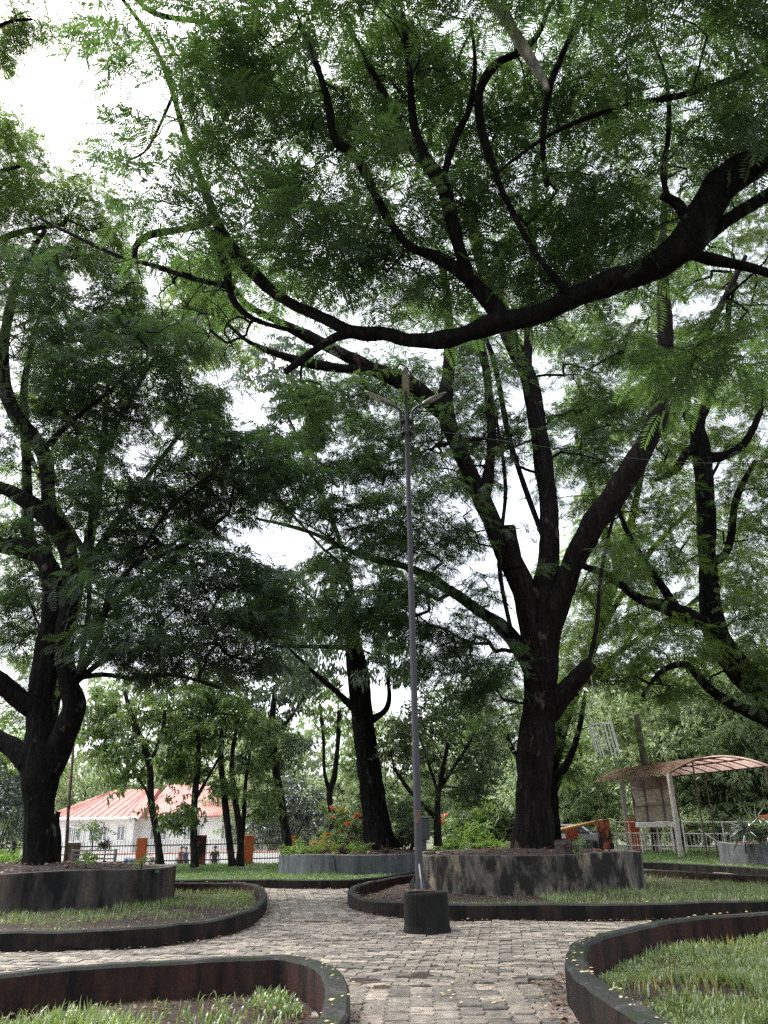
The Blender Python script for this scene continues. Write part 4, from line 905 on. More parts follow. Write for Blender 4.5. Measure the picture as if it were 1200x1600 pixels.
young('thin forked tree against the bright sky behind the flowers', [
    [(520, 1330, 40, 6), (519, 1275, 40, 5.5), (515, 1240, 40, 5), (523, 1210, 40, 4.5), (528, 1160, 40, 4), (530, 1110, 40, 3)], [(515, 1238, 40, 3.5), (507, 1205, 40, 3), (505, 1150, 40, 2.5), (500, 1100, 40, 2)]],
    [(525, 1120, 45, 40, 40, 2, 55), (500, 1090, 40, 40, 40, 2, 40), (545, 1190, 20, 30, 40, 1.2, 18), (520, 1255, 18, 14, 40, 1, 8)])
# G: small round tree behind the lamp post
young('small multi stemmed tree with fine dark leaves behind the lamp post', [
    [(684, 1322, 32, 7), (683, 1285, 32, 6), (684, 1250, 32, 5), (690, 1215, 32, 4), (700, 1160, 32, 3)],
    [(682, 1280, 32, 4.5), (665, 1262, 31.8, 4), (640, 1235, 31.6, 3.5), (615, 1200, 31.4, 2.5)],
    [(686, 1245, 32, 3), (672, 1200, 32, 2.5), (655, 1150, 32, 2)], [(688, 1230, 32, 3), (715, 1190, 32, 2.5), (740, 1150, 32, 2)]],
    [(690, 1170, 75, 70, 32, 2, 180), (635, 1170, 45, 50, 31.6, 1.6, 80), (745, 1165, 45, 55, 32, 1.6, 90), (690, 1100, 60, 40, 32, 1.8, 70), (640, 1250, 20, 20, 31.5, 1, 20), (730, 1235, 30, 20, 32, 1.2, 25)], leaf='leaf_g', kind='small', sc_=1.5, name='small_tree', group=None)
# H: second trunk right behind the middle tree
Ye = float(PE[1])
young('dark forked tree standing close behind the middle tree trunk', [
    [(862, 1330, Ye, 18), (858, 1280, Ye, 16), (855, 1230, Ye, 14), (848, 1190, Ye, 10), (838, 1120, Ye, 7), (830, 1040, Ye, 5)],
    [(860, 1245, Ye, 8), (872, 1215, Ye, 7), (890, 1185, Ye, 5), (905, 1140, Ye, 4), (915, 1080, Ye, 3)], [(856, 1240, Ye, 6), (820, 1200, Ye, 5), (795, 1160, Ye, 4), (785, 1120, Ye, 3)]],
    [(890, 1140, 55, 45, Ye, 2.5, 80), (900, 1200, 40, 25, Ye, 2, 35), (800, 1120, 45, 50, Ye, 2.5, 60), (760, 1100, 40, 60, Ye, 2, 50), (850, 1060, 80, 50, Ye, 2.5, 70), (950, 1150, 30, 40, Ye, 2, 30)], leaf='leaf_d', kind='far', sc_=1.0, name='shade_tree', group=GB, bark='bark')
young('tall greyish tree showing pale beyond the gap left of the lamp', [
    [(592, 1300, 50, 6), (578, 1150, 50, 5), (560, 1000, 50, 4.5), (535, 860, 50, 4), (490, 740, 50, 3), (445, 640, 50, 2)],
    [(545, 900, 50, 2.5), (480, 830, 50, 2), (420, 760, 50, 1.5)]],
    [(450, 650, 70, 60, 50, 3, 150), (430, 740, 70, 50, 50, 3, 130), (470, 720, 50, 50, 50, 3, 90), (440, 570, 60, 40, 50, 2.5, 80), (430, 930, 70, 60, 50, 3, 100), (350, 700, 50, 60, 50, 3, 70), (480, 990, 60, 50, 50, 3, 50), (330, 590, 40, 40, 50, 2, 40)], leaf='leaf_pale', kind='wood', sc_=1.2, name='tall_tree', group=None, bark='bark_grey', reach=15)
# ------------------------------------------------------------------ lamp post
LB = gp(667, 1457, 0.0)
lamp = empty('lamp_post', (LB[0], LB[1], 0), 'tall grey steel lamp post with three lamp heads on a black concrete block', 'lamp post')
mb = MB(); hb = 0.60
a = np.arange(28)*2*math.pi/28
def sq(r, e=0.30): 
    return np.column_stack([r*np.sign(np.cos(a))*np.abs(np.cos(a))**(1-e*.5), r*np.sign(np.sin(a))*np.abs(np.sin(a))**(1-e*.5)])
prof = [(0.405, -0.03), (0.385, 0.03), (0.374, 0.12), (0.368, 0.35), (0.362, hb-0.03), (0.348, hb), (0.0, hb+0.004)]
V = np.concatenate([np.column_stack([sq(r)*(1+0.012*snoise(np.column_stack([sq(r), np.full(28, z)]), 4))[:, None], np.full(28, z)]) for r, z in prof])
mb.add(V, [(k*28+i, k*28+(i+1) % 28, (k+1)*28+(i+1) % 28, (k+1)*28+i) for k in range(6) for i in range(28)])
mb.build('base_block', M['lamp_base'], lamp)
pxo = gp(661, 1404, hb)[0]-LB[0]; pxo = max(min(pxo, 0.1), -0.1)
mb = MB(); mb.box((pxo, 0, hb+0.022), (0.44, 0.44, 0.025), 0.1, None, 0.004); mb.build('base_plate', M['rust'], lamp)
Ht = None
for z in np.arange(6, 12, 0.02):                      # height of the pole top seen in the photograph
    if proj((LB[0]+pxo, LB[1], z))[1] < 652: Ht = z; break
mb = MB(); zz = [hb+0.03, 3.0, 3.01, 6.0, 6.01, Ht]; rr_ = [0.066, 0.066, 0.059, 0.059, 0.051, 0.050]
mb.tube([(pxo, 0, z) for z in zz], rr_, 16); mb.build('pole', M['steel'], lamp, False)
for k in range(4):
    an = k*math.pi/2+0.1+math.pi/4*0; mb = MB(); d = np.array([math.cos(an), math.sin(an), 0]); s = np.array([-d[1], d[0], 0])*0.006
    p0 = np.array([pxo, 0, hb+0.036])
    v = [p0+d*0.08, p0+d*0.20, p0+d*0.20+np.array([0, 0, 0.03]), p0+d*0.085+np.array([0, 0, 0.20])]
    mb.add([q-s for q in v]+[q+s for q in v], [(0, 1, 2, 3), (7, 6, 5, 4), (0, 4, 5, 1), (1, 5, 6, 2), (2, 6, 7, 3), (3, 7, 4, 0)])
    mb.build('gusset', M['steel'], lamp)
for dx, dy in ((-.17, -.17), (.17, -.17), (.17, .17), (-.17, .17)):
    mb = MB(); mb.tube([(pxo+dx, dy, hb+0.036), (pxo+dx, dy, hb+0.056)], 0.024, 6); mb.tube([(pxo+dx, dy, hb+0.05), (pxo+dx, dy, hb+0.095)], 0.011, 6); mb.build('anchor_bolt', M['rust'], lamp)
mb = MB(); mb.tube(cr([(pxo+.03, -.10, hb+.03), (pxo+.02, -.098, hb+.2), (pxo+.0, -.096, hb+.42)]), 0.012, 6); mb.build('conduit', M['white_rail'], lamp)
for z in (Ht-0.42, Ht-0.14):
    mb = MB(); mb.tube([(pxo, 0, z), (pxo, 0, z+0.045)], 0.13, 16); mb.build('bracket_ring', M['steel'], lamp)
mb = MB(); mb.box((pxo, -0.062, 1.75), (0.07, 0.03, 0.22), 0, None, 0.006); mb.build('access_door', M['rust'], lamp)
for an, nm in ((R(-92), 'front'), (R(178), 'left'), (R(8), 'right')):
    d = np.array([math.cos(an), math.sin(an), 0]); c0 = np.array([pxo, 0, 0])
    mb = MB()
    tl = R(33)
    p = [c0+d*0.125+np.array([0, 0, Ht-0.50]), c0+d*0.125+np.array([0, 0, Ht+0.0]), c0+d*0.14+np.array([0, 0, Ht+0.14]), c0+d*0.23+np.array([0, 0, Ht+0.24]), c0+d*0.44+np.array([0, 0, Ht+0.35])]
    mb.tube(cr(p, 5), 0.030, 10); arm = mb.build('arm', M['steel'], lamp, True)
    e = c0+d*0.36+np.array([0, 0, Ht+0.315]); u = d*math.cos(tl)+np.array([0, 0, math.sin(tl)]); s = np.array([-d[1], d[0], 0]); nn = np.cross(u, s)*-1
    if nn[2] < 0: nn = -nn
    st = [(0.0, 0.045, 0.04), (0.05, 0.07, 0.05), (0.22, 0.08, 0.055), (0.40, 0.076, 0.045), (0.53, 0.056, 0.03), (0.60, 0.026, 0.018), (0.62, 0.01, 0.01)]
    V = []
    for x, w_, h_ in st:
        q = e+u*x
        V += [q-s*w_-nn*0.012, q-s*w_*0.92+nn*h_*0.6, q-s*w_*0.4+nn*h_, q+s*w_*0.4+nn*h_, q+s*w_*0.92+nn*h_*0.6, q+s*w_-nn*0.012]
    F = [(k*6+i, k*6+(i+1) % 6, (k+1)*6+(i+1) % 6, (k+1)*6+i) for k in range(6) for i in range(6)]+[(5, 4, 3, 2, 1, 0), tuple(36+i for i in range(6))]
    mb = MB(); mb.add(V, F); hd = mb.build('lamp_head', M['lamp_alu'], lamp)
    V = [e+u*x+s*w_*sg-nn*z_ for x, w_ in ((0.17, 0.058), (0.36, 0.060), (0.49, 0.044)) for sg in (-1, 1) for z_ in (0.014, 0.030)]
    F = [(0, 4, 6, 2), (4, 8, 10, 6), (1, 3, 7, 5), (5, 7, 11, 9), (0, 1, 5, 4), (4, 5, 9, 8), (2, 6, 7, 3), (6, 10, 11, 7), (0, 2, 3, 1), (8, 9, 11, 10)]
    mb = MB(); mb.add(V, F); mb.build('lens', M['lens'], hd)

# ------------------------------------------------------------------ fences
def pillar(px, Y, w_, h, m, label, lean=0.0, rz=0.15, z0=None, topz=None):
    P = at(px, 1300, Y); x = P[0]; z = float(lz(x, Y)) if z0 is None else z0
    root = empty('fence_pillar', (x, Y, z), label, 'pillar', 'orange fence pillars')
    t = Matrix.Rotation(lean, 3, 'Y')
    mb = MB(); mb.box((0, 0, h/2-0.1), (w_, w_, h+0.2), rz, t, 0.015); mb.build('shaft', m, root)
    mb = MB(); mb.box((0, 0, 0.06), (w_*1.16, w_*1.16, 0.12), rz, None, 0.01); mb.build('plinth', M['stone_dk'], root)
    return np.array([x, Y, z])
pl = [pillar(117, 36.0, 0.55, 1.05, M['rust'], 'rusty brown pillar by the barred barrier behind the left planter'),
      pillar(224, 36.5, 0.40, 1.20, M['orange'], 'dull orange pillar behind the right rim of the left planter'),
      pillar(316, 37.2, 0.42, 1.28, M['orange_dk'], 'soot blackened orange pillar, the darkest of the left fence'),
      pillar(390, 38.2, 0.42, 1.24, M['orange'], 'clean orange pillar standing right of the triple stemmed tree'),
      pillar(456, 38.8, 0.42, 1.18, M['orange'], 'short looking orange pillar behind the left end of the blue grey planter')]
def fence(A, B, h, label, n, m, rails=(0.25, 0.85), spike=True, group='iron fence panels', th=0.022, z0=0.05):
    A = np.asarray(A, float); B = np.asarray(B, float); root = empty('fence_panel', A, label, 'fence', group)
    d = B-A
    for f in rails:
        mb = MB(); p, q = np.array([0, 0, h*f]), d+np.array([0, 0, h*f]); mb.tube([p, q], 0.026, 4); mb.build('rail', m, root)
    mb = MB()
    for i in range(n):
        p = d*((i+0.5)/n); mb.tube([p+np.array([0, 0, z0]), p+np.array([0, 0, h*(0.97 if spike else rails[-1])])], th/2, 4)
        if spike: mb.tube([p+np.array([0, 0, h*0.97]), p+np.array([0, 0, h*1.06])], [th*0.8, 0.002], 4)
    mb.build('bars', m, root)
fl = [np.array([at(-60, 1300, 34.5)[0], 34.5, 0.17])]+pl+[np.array([at(560, 1300, 40)[0], 39.6, 0.17])]
names = ['black iron fence behind the left trunk', 'iron fence behind the barred barrier', 'iron fence panel left of the sooty pillar', 'iron fence panel between the sooty and the clean orange pillar',
         'iron fence panel right of the clean orange pillar', 'iron fence hidden among the flowers behind the blue grey planter']
for i in range(6): fence(fl[i]+np.array([0.2, 0, 0]), fl[i+1]-np.array([0.2, 0, 0]), 1.05, names[i], [24, 22, 18, 14, 13, 18][i], M['iron'])
# barred barrier behind the left planter
Yg = 30.0; A = at(112, 1344, Yg); B = at(180, 1341, Yg); zb = 0.17
gate = empty('barrier', (A[0], Yg, zb), 'grey barrier of horizontal bars behind the left planter', 'barrier')
wd = B[0]-A[0]; tz = at(145, 1327, Yg)[2]-zb
for x in (0, wd): mb = MB(); mb.box((x, 0, tz/2), (0.09, 0.06, tz), 0, None, 0.006); mb.build('post', M['bargrey'], gate)
for i in range(6): 
    mb = MB(); mb.box((wd/2, 0.0, tz-0.04-i*(tz-0.1)/5.6), (wd-0.088, 0.03, 0.045), 0, None, 0.004); mb.build('bar', M['bargrey'], gate)
# thin rusty mast and dead stump behind the left planter
mb = MB(); P = at(106, 1335, 33.0); T = at(115, 1150, 33.0); mb.tube([(0, 0, 0), (T-P)*0.5*np.array([1, 1, 1])+np.array([0, 0, 0]), T-P+np.array([0, 0, 1.2])], [0.075, 0.06, 0.05], 8)
mb.tube([(T-P)*0.55+np.array([0, 0, -0.02]), (T-P)*0.55+np.array([0, 0, 0.06])], 0.085, 8)
P[2] = 0.1; o = mb.build('mast', M['rust'], None, True); o.location = P; tag(o, 'thin rusty mast rising right of the black left trunk', 'mast')
lone('dead_stump', [(88, 1350, 24, 7), (90, 1310, 24, 6), (88, 1285, 24, 5), (91, 1268, 24, 4)], M['bark'], 'thin dead stump leaning beside the black left trunk', 'stump')

# ------------------------------------------------------------------ road and white house behind the left fence
V = []; xs = np.linspace(-60, 4, 30); ys = np.linspace(41.5, 64, 12)
X, Y = np.meshgrid(xs, ys); Z = gz(X, Y)+0.0
mesh_np('road', np.stack([X.ravel(), Y.ravel(), Z.ravel()], 1), np.array([(j*30+i, j*30+i+1, (j+1)*30+i+1, (j+1)*30+i) for j in range(11) for i in range(29)]).ravel(), np.full(29*11, 4), M['road'])['kind'] = 'structure'
Yh = 62.0; zb = -0.8
def hp(px, py, Y=Yh): return at(px, py, Y)
xl = hp(70, 1300)[0]; xm = hp(208, 1300)[0]; xr = hp(415, 1300)[0]; ez = hp(150, 1279)[2]; rz_ = hp(170, 1234, Yh+5)[2]
house = empty('house', (xl, Yh, zb), 'low white house with red sheet roof behind the left fence', 'house')
def loc(p): return np.asarray(p, float)-np.array([xl, Yh, zb])
mb = MB(); W = xm-xl
mb.box(((xm-xl)/2, 5, (ez-zb)/2), (W, 10, ez-zb)); W2 = xr-xm; mb.box((W+W2/2+.0, 6.5, (ez-zb)/2), (W2, 10, ez-zb+0.1))
mb.build('wall', M['white_wall'], house)
def roof(x0, x1, y0, y1, z0, z1, hipl, hipr, ov=0.55):
    yc = (y0+y1)/2; mb = MB()
    A, B, C_, D = (x0-ov, y0-ov, z0), (x1+ov, y0-ov, z0), (x1+ov, y1+ov, z0), (x0-ov, y1+ov, z0); E, F_ = (x0+hipl, yc, z1), (x1-hipr, yc, z1)
    t = 0.10; lo = [np.array(q)-np.array([0, 0, t]) for q in (A, B, C_, D, E, F_)]; hi = [np.array(q) for q in (A, B, C_, D, E, F_)]
    mb.add(hi+lo, [(0, 1, 5, 4), (2, 3, 4, 5), (1, 2, 5), (3, 0, 4), (6, 10, 11, 7), (8, 11, 10, 9), (7, 11, 8), (9, 10, 6), (0, 6, 7, 1), (1, 7, 8, 2), (2, 8, 9, 3), (3, 9, 6, 0)])
    for k in range(7):                                    # ridge cap and standing ribs
        pass
    return mb
zc = ez-zb
r1 = roof(0, W, 0, 10, zc+0.05, rz_-zb, 3.2, -0.2).build('roof', M['roof_red'], house)
r2 = roof(W+0.6, W+W2, 1.5, 11.5, zc+0.12, rz_-zb+0.4, 0.0, 2.5).build('roof', M['roof_red'], house)
mb = MB()
for k in range(11):
    x = 0.4+k*(W-0.8)/10; mb.tube([(x, -0.55, zc+0.085), (max(3.2, min(W-.6, x+0.9)), 5.0, rz_-zb+0.02)], 0.02, 4)
mb.build('rib', M['roof_red'], r1)
fx = hp(261, 1228)[0]-xl; mb = MB(); mb.tube([(fx, 6.5, rz_-zb+0.3), (fx, 6.5, rz_-zb+1.5)], [0.16, 0.03], 6); mb.tube([(fx-.3, 6.5, rz_-zb+0.95), (fx+.3, 6.5, rz_-zb+0.95)], 0.06, 6); mb.build('finial', M['roof_red'], r2)
mb = MB(); mb.tube([(-0.5, -0.58, zc-0.02), (W+.5, -0.58, zc-0.02)], 0.09, 8); mb.build('gutter', M['white_trim'], house)
dx = hp(131, 1300)[0]-xl; mb = MB(); mb.tube(cr([(dx-1.0, -.58, zc-.1), (dx-.9, -.5, zc-.5), (dx-.1, -.14, zc-.7), (dx, -.14, zc-1.1), (dx, -.14, 0.2)]), 0.07, 8); mb.build('downpipe', M['white_trim'], house)
for px in (112, 121, 145.5, 161.5, 189, 205, 232, 246, 285, 300, 345, 360):
    x = hp(px, 1303)[0]-xl; fy = 0 if x < W else 1.5
    if abs(x-W) < 0.5: continue
    z1, z0 = hp(145, 1292)[2]-zb, hp(145, 1313)[2]-zb; ww = 0.52; h = z1-z0
    mb = MB(); zc_ = (z0+z1)/2
    for a_, b_ in (((x-ww/2-.03, fy-.03, zc_), (.07, .1, h+.12)), ((x+ww/2+.03, fy-.03, zc_), (.07, .1, h+.12)), ((x, fy-.03, zc_), (.06, .095, h)), ((x, fy-.03, z1+.03), (ww-.012, .09, .06)), ((x, fy-.045, z0-.03), (ww-.012, .13, .06))): mb.box(a_, b_)
    wn = mb.build('window', M['white_trim'], house)
    mb = MB(); mb.box((x-.14, fy-.012, zc_), (.2, .03, h-.004)); mb.box((x+.14, fy-.012, zc_), (.2, .03, h-.004)); mb.build('pane', M['glass'], wn)
# white compound wall with a red band along the road
wl = empty('compound_wall', (hp(60, 1300, 55)[0], 55, zb), 'low white compound wall with a red band in front of the house', 'wall')
L_ = hp(440, 1300, 55)[0]-wl.location[0]
mb = MB(); mb.box((L_/2, 0, 0.55), (L_, 0.2, 1.1), 0, None, 0.02); mb.build('wall', M['white_wall'], wl)
mb = MB(); mb.box((L_/2, 0.0, 1.14), (L_+.05, 0.26, 0.10), 0, None, 0.02); mb.build('coping', M['roof_red'], wl)
for px in (200, 208, 216, 240, 252, 280):                 # small notice boards on the wall, too small to read
    x = hp(px, 1335, 55)[0]-wl.location[0]
    mb = MB(); mb.box((x, -.125, 0.62), (0.34, 0.05, 0.5), 0, None, 0.01); b = mb.build('notice_board', M['glass'], wl)
    mb = MB(); mb.box((x, -.158, 0.7), (0.2, 0.016, 0.2)); mb.box((x, -.158, 0.48), (0.22, 0.016, 0.08)); mb.build('picture', M['cloth_blue'] if px % 3 else M['cloth_red'], b)

# ------------------------------------------------------------------ people
def person(name, loc_, rz, label, pose, shirt, shorts, skin, H=1.68, long_legs=False, bag=None):
    """one continuous skinned body, with hair and clothes as its children. pose: dict of joint overrides, metres at H=1.68"""
    root = empty(name, loc_, label, 'person', None, rz)
    J = dict(pelvis=(0, 0, .93), belly=(0, 0, 1.05), chest=(0, -.01, 1.27), neck=(0, .0, 1.43), jaw=(0, -.015, 1.50), head=(0, -.005, 1.59), top=(0, 0, 1.66),
             hl=(.09, 0, .88), kl=(.10, -.02, .49), al=(.10, .02, .09), tl=(.11, -.14, .03), hr=(-.09, 0, .88), kr=(-.10, -.02, .49), ar=(-.10, .02, .09), tr=(-.11, -.14, .03),
             sl=(.18, 0, 1.38), el=(.23, .02, 1.11), wl=(.24, -.06, .88), pl=(.24, -.09, .79), sr=(-.18, 0, 1.38), er=(-.23, .02, 1.11), wr=(-.24, -.06, .88), pr=(-.24, -.09, .79))
    J.update(pose); k = H/1.68
    Rr = dict(pelvis=.135, belly=.12, chest=.135, neck=.055, jaw=.075, head=.098, top=.06, hl=.085, kl=.055, al=.038, tl=.03, hr=.085, kr=.055, ar=.038, tr=.03, sl=.06, el=.042, wl=.03, pl=.028, sr=.06, er=.042, wr=.03, pr=.028)
    E = [('pelvis', 'belly'), ('belly', 'chest'), ('chest', 'neck'), ('neck', 'jaw'), ('jaw', 'head'), ('head', 'top')]
    for s in 'lr': E += [('pelvis', 'h'+s), ('h'+s, 'k'+s), ('k'+s, 'a'+s), ('a'+s, 't'+s), ('chest', 's'+s), ('s'+s, 'e'+s), ('e'+s, 'w'+s), ('w'+s, 'p'+s)]
    fing = []
    for s in 'lr':                                         # four fingers and a thumb on each hand
        p = np.array(J['p'+s]); d = p-np.array(J['w'+s]); d /= np.linalg.norm(d); sd = np.cross(d, (0, 1, 0.01)); sd /= np.linalg.norm(sd)
        for q, (o_, l_) in enumerate(((-.024, .06), (-.008, .075), (.008, .07), (.024, .055))):
            a_, b_ = f'f{s}{q}a', f'f{s}{q}b'; J[a_] = tuple(p+sd*o_+d*0.03); J[b_] = tuple(p+sd*o_+d*(0.03+l_)+np.array([0, -.012, 0])); Rr[a_] = .010; Rr[b_] = .008; fing += [('p'+s, a_), (a_, b_)]
        a_ = f'f{s}t'; J[a_] = tuple(np.array(J['w'+s])+d*.06-sd*.05); Rr[a_] = .010; fing.append(('w'+s, a_))
    def skin_obj(nm, ed, scl, m, par, sub=1):
        keys = []
        for x, y in ed:
            for q in (x, y):
                if q not in keys: keys.append(q)
        me = bpy.data.meshes.new(nm); me.from_pydata([tuple(k*c for c in J[q]) for q in keys], [(keys.index(x), keys.index(y)) for x, y in ed], [])
        o = bpy.data.objects.new(nm, me); col.objects.link(o); o.parent = par; md = o.modifiers.new('skin', 'SKIN')
        md.use_smooth_shade = True
        for i, q in enumerate(keys):
            r_ = Rr[q]*scl*k; me.skin_vertices[0].data[i].radius = (r_, r_*(0.8 if q in ('chest', 'belly', 'pelvis') else 1))
        me.skin_vertices[0].data[0].use_root = True
        ss = o.modifiers.new('sub', 'SUBSURF'); ss.levels = sub; ss.render_levels = sub
        me.materials.append(m); return o
    skin_obj('body', E+fing, 1.0, skin, root, 2)
    skin_obj('shirt', [('pelvis', 'belly'), ('belly', 'chest'), ('chest', 'sl'), ('sl', 'el'), ('chest', 'sr'), ('sr', 'er')], 1.16, shirt, root)
    lo = [('pelvis', 'hl'), ('hl', 'kl'), ('pelvis', 'hr'), ('hr', 'kr')]
    if long_legs: lo += [('kl', 'al'), ('kr', 'ar')]
    skin_obj('trousers' if long_legs else 'shorts', lo, 1.22, shorts, root)
    hd = np.array(J['head'])*k; mb = MB(); V = []; F = []
    for i in range(7):
        ph = i/6*1.75
        for j in range(12):
            th = j/12*2*math.pi; V.append((hd[0]+.104*k*math.sin(ph)*math.cos(th), hd[1]+.022*k+.112*k*math.sin(ph)*math.sin(th), hd[2]+.012*k+.110*k*math.cos(ph)))
    F = [(i*12+j, (i+1)*12+j, (i+1)*12+(j+1) % 12, i*12+(j+1) % 12) for i in range(6) for j in range(12)]
    mb.add(V, F); mb.build('hair', M['hair'], root, True)
    for sx in (-.033, .033):
        ft = MB(); ft.box(hd+np.array([sx, -.094, .0])*k, (.022*k, .012*k, .010*k)); ft.build('eye', M['hair'], root)
    ft = MB(); ft.box(hd+np.array([0, -.098, -.065])*k, (.045*k, .012*k, .010*k)); ft.build('mouth', M['hair'], root)
    nb = MB(); nb.tube([hd+np.array([0, -.094, .005])*k, hd+np.array([0, -.118, -.03])*k, hd+np.array([0, -.098, -.045])*k], [.008, .014, .01], 6); nb.build('nose', skin, root, True)
    for sx in (-1, 1):
        nb = MB(); nb.tube([hd+np.array([sx*.092, 0, .02])*k, hd+np.array([sx*.108, .012, .0])*k, hd+np.array([sx*.094, 0, -.035])*k], [.008, .014, .008], 6); nb.build('ear', skin, root, True)
    for s in 'lr':
        sh = MB(); q = (np.array(J['a'+s])+np.array(J['t'+s]))/2*k; d_ = np.array(J['t'+s])-np.array(J['a'+s]); sh.box((q[0], q[1], q[2]-.03), (.09*k, .25*k, .055*k), math.atan2(d_[1], d_[0])+math.pi/2, None, .02); sh.build('shoe', M['black'], root)
    return root
Ps = at(1056, 1300, 36.9); zs = float(lz(Ps[0], 36.9))
person('person', (Ps[0], 36.9, zs), R(205), 'person in dark top and blue shorts leaning at the white railing', dict(chest=(0.02, -.10, 1.24), neck=(.03, -.17, 1.38), jaw=(.03, -.2, 1.45), head=(.03, -.21, 1.54), top=(.03, -.21, 1.61), sl=(.2, -.1, 1.35), sr=(-.16, -.1, 1.35), el=(.28, -.22, 1.13), wl=(.22, -.38, 1.0), pl=(.2, -.45, .98), er=(-.27, -.04, 1.08), wr=(-.32, -.1, .86), pr=(-.33, -.12, .78), kr=(-.13, -.1, .5), ar=(-.1, .06, .09), tr=(-.1, -.1, .03)), M['cloth_dark'], M['cloth_blue'], M['skin_pale'])
b = MB(); b.box((0, 0, 0), (0.26, 0.12, 0.30), 0.3, None, 0.04); b.tube(cr([(-.08, 0, .14), (-.06, 0, .28), (.06, 0, .28), (.08, 0, .14)]), 0.012, 6)
bo = b.build('bag', M['black'], None); bo.location = (Ps[0]+0.36, 36.95, zs+0.62); tag(bo, 'black bag held by the person in blue shorts', 'bag')
Pt = at(1026, 1300, 37.6); person('person', (Pt[0], 37.6, float(lz(Pt[0], 37.6))), R(170), 'person in pale shirt and black shorts beside the covered board', {}, M['cloth_white'], M['cloth_dark'], M['skin'])
for px, Y_, zz_, lab, sh, rz in ((338, 45, 0, 'dark clothed person with black hair beyond the fence right of the sooty pillar', 'cloth_dark', 20), (293, 47, 0, 'person in pale blue beyond the fence left of the sooty pillar', 'cloth_blue', 70), (286, 48.5, 0, 'person in maroon beyond the fence, nearest the grey stemmed tree', 'cloth_red', 250), (378, 46, 0, 'person in maroon seen between the triple stems and the clean orange pillar', 'cloth_red', 120)):
    q = at(px, 1300, Y_); person('person', (q[0], Y_, float(gz(q[0], Y_))+0.01), R(rz), lab, dict(kl=(.10, -.12, .5), al=(.10, -.06, .09), tl=(.1, -.2, .03)), M[sh], M['cloth_dark'], M['skin'], 1.62, True)

# ------------------------------------------------------------------ shelter, railing and things at the right
NL, NR = at(1046, 1214, 35.2), at(1197, 1191, 31.6); FL = at(931, 1222, 41.0)
z0 = (NL[2]+NR[2])/2; NL[2] = NR[2] = z0; FL[2] = z0
base = np.array([NL[0], NL[1], 0.17+0.45]); FR = NR+(FL-NL)
sh = empty('shelter', base, 'open shelter with curved faded plastic roof on steel posts', 'shelter')
rise = 0.52; na, nl = 18, 14
def rp(u, v, up_=0.0):                                   # u across the arch 0..1, v along the axis 0..1
    p = NL+(NR-NL)*u+(FL-NL)*v; p = p.copy(); p[2] += rise*(1-(2*u-1)**2)+up_; return p-base
V = []
for i in range(na+1):
    for j in range(nl*4+1):
        u, v = -0.03+1.06*i/na, -0.02+1.04*j/(nl*4); V.append(rp(u, v, 0.035+0.018*math.sin(j*math.pi/2*1.0)))
nn_ = nl*4+1; mb = MB(); mb.add(V, [(i*nn_+j, (i+1)*nn_+j, (i+1)*nn_+j+1, i*nn_+j+1) for i in range(na) for j in range(nl*4)])
mb.build('roof', M['roof_plastic'], sh, True)
for v in np.linspace(0, 1, 8): 
    mb = MB(); mb.tube([rp(u, v, -0.02) for u in np.linspace(0, 1, 14)], 0.024, 6); mb.build('arch', M['iron'], sh)
for u in np.linspace(0, 1, 6):
    mb = MB(); mb.tube([rp(u, 0.0, -0.01), rp(u, 1.0, -0.01)], 0.030, 6); mb.build('purlin', M['iron'], sh)
def post(u, v, r, m):
    p = rp(u, v, -0.03); mb = MB(); g0 = float(lz(p[0]+base[0], p[1]+base[1]))-base[2]
    if r > 0.06: mb.box((p[0], p[1], (p[2]+g0)/2-.05), (r*2, r*2, p[2]-g0+.1), 0.3, None, 0.01)
    else: mb.tube([(p[0], p[1], g0-.1), (p[0], p[1], p[2])], r, 8)
    mb.build('post', m, sh)
post(0.0, 0.0, 0.085, M['post_cream']); post(0.0, 0.62, 0.085, M['post_cream']); post(1.0, 0.02, 0.03, M['rust']); post(0.62, 0.35, 0.03, M['rust']); post(1.0, 0.62, 0.03, M['rust']); post(1.0, 0.98, 0.03, M['rust']); post(0.0, 0.98, 0.03, M['rust'])
# board wrapped in canvas under the shelter
Yk = 36.4; A, B = at(982, 1217, Yk), at(1043, 1213, Yk); bz = at(1012, 1284, Yk)[2]; tz = A[2]+0.10
bd = empty('covered_board', ((A[0]+B[0])/2, Yk, bz), 'upright board wrapped in old canvas under the shelter roof', 'board')
Wb, Hb = B[0]-A[0]-0.12, tz-bz
mb = MB(); mb.box((0, 0.05, Hb/2), (Wb, 0.06, Hb), 0, None, 0.01); mb.build('panel', M['board'], bd)
V = []; nu, nv = 22, 26
for j in range(nv+1):
    for i in range(nu+1):
        u, v = i/nu, j/nv; sag = 0.10*(1-(2*u-1)**2)
        f = 0.035*math.sin(v*21+3.5*(2*u-1)**2)*math.exp(-((v-0.55)/.28)**2)+0.012*math.sin(u*26+v*6)
        V.append(((u-.5)*Wb*(0.96+.04*math.sin(v*9)), -0.045-abs(f)-0.03*math.exp(-((v-.52)/.12)**2), Hb*(0.02+0.76*v)-sag*(v > .5)*(v-.5)*2))
mb = MB(); mb.add(V, [(j*(nu+1)+i, j*(nu+1)+i+1, (j+1)*(nu+1)+i+1, (j+1)*(nu+1)+i) for j in range(nv) for i in range(nu)]); mb.build('canvas', M['canvas'], bd, True)
for x in (-.16, .30): 
    mb = MB(); mb.box((x*Wb, -0.11, Hb*.5), (0.06, 0.02, Hb*.98), 0.0, None, 0.005); mb.build('strap', M['iron'], bd)
for z in (.35, .72, .93):
    mb = MB(); mb.tube([(-Wb*.52, -.135, Hb*z-.04), (Wb*.55, -.135, Hb*z+.03)], 0.014, 6); mb.build('rope', M['wood_old'], bd)
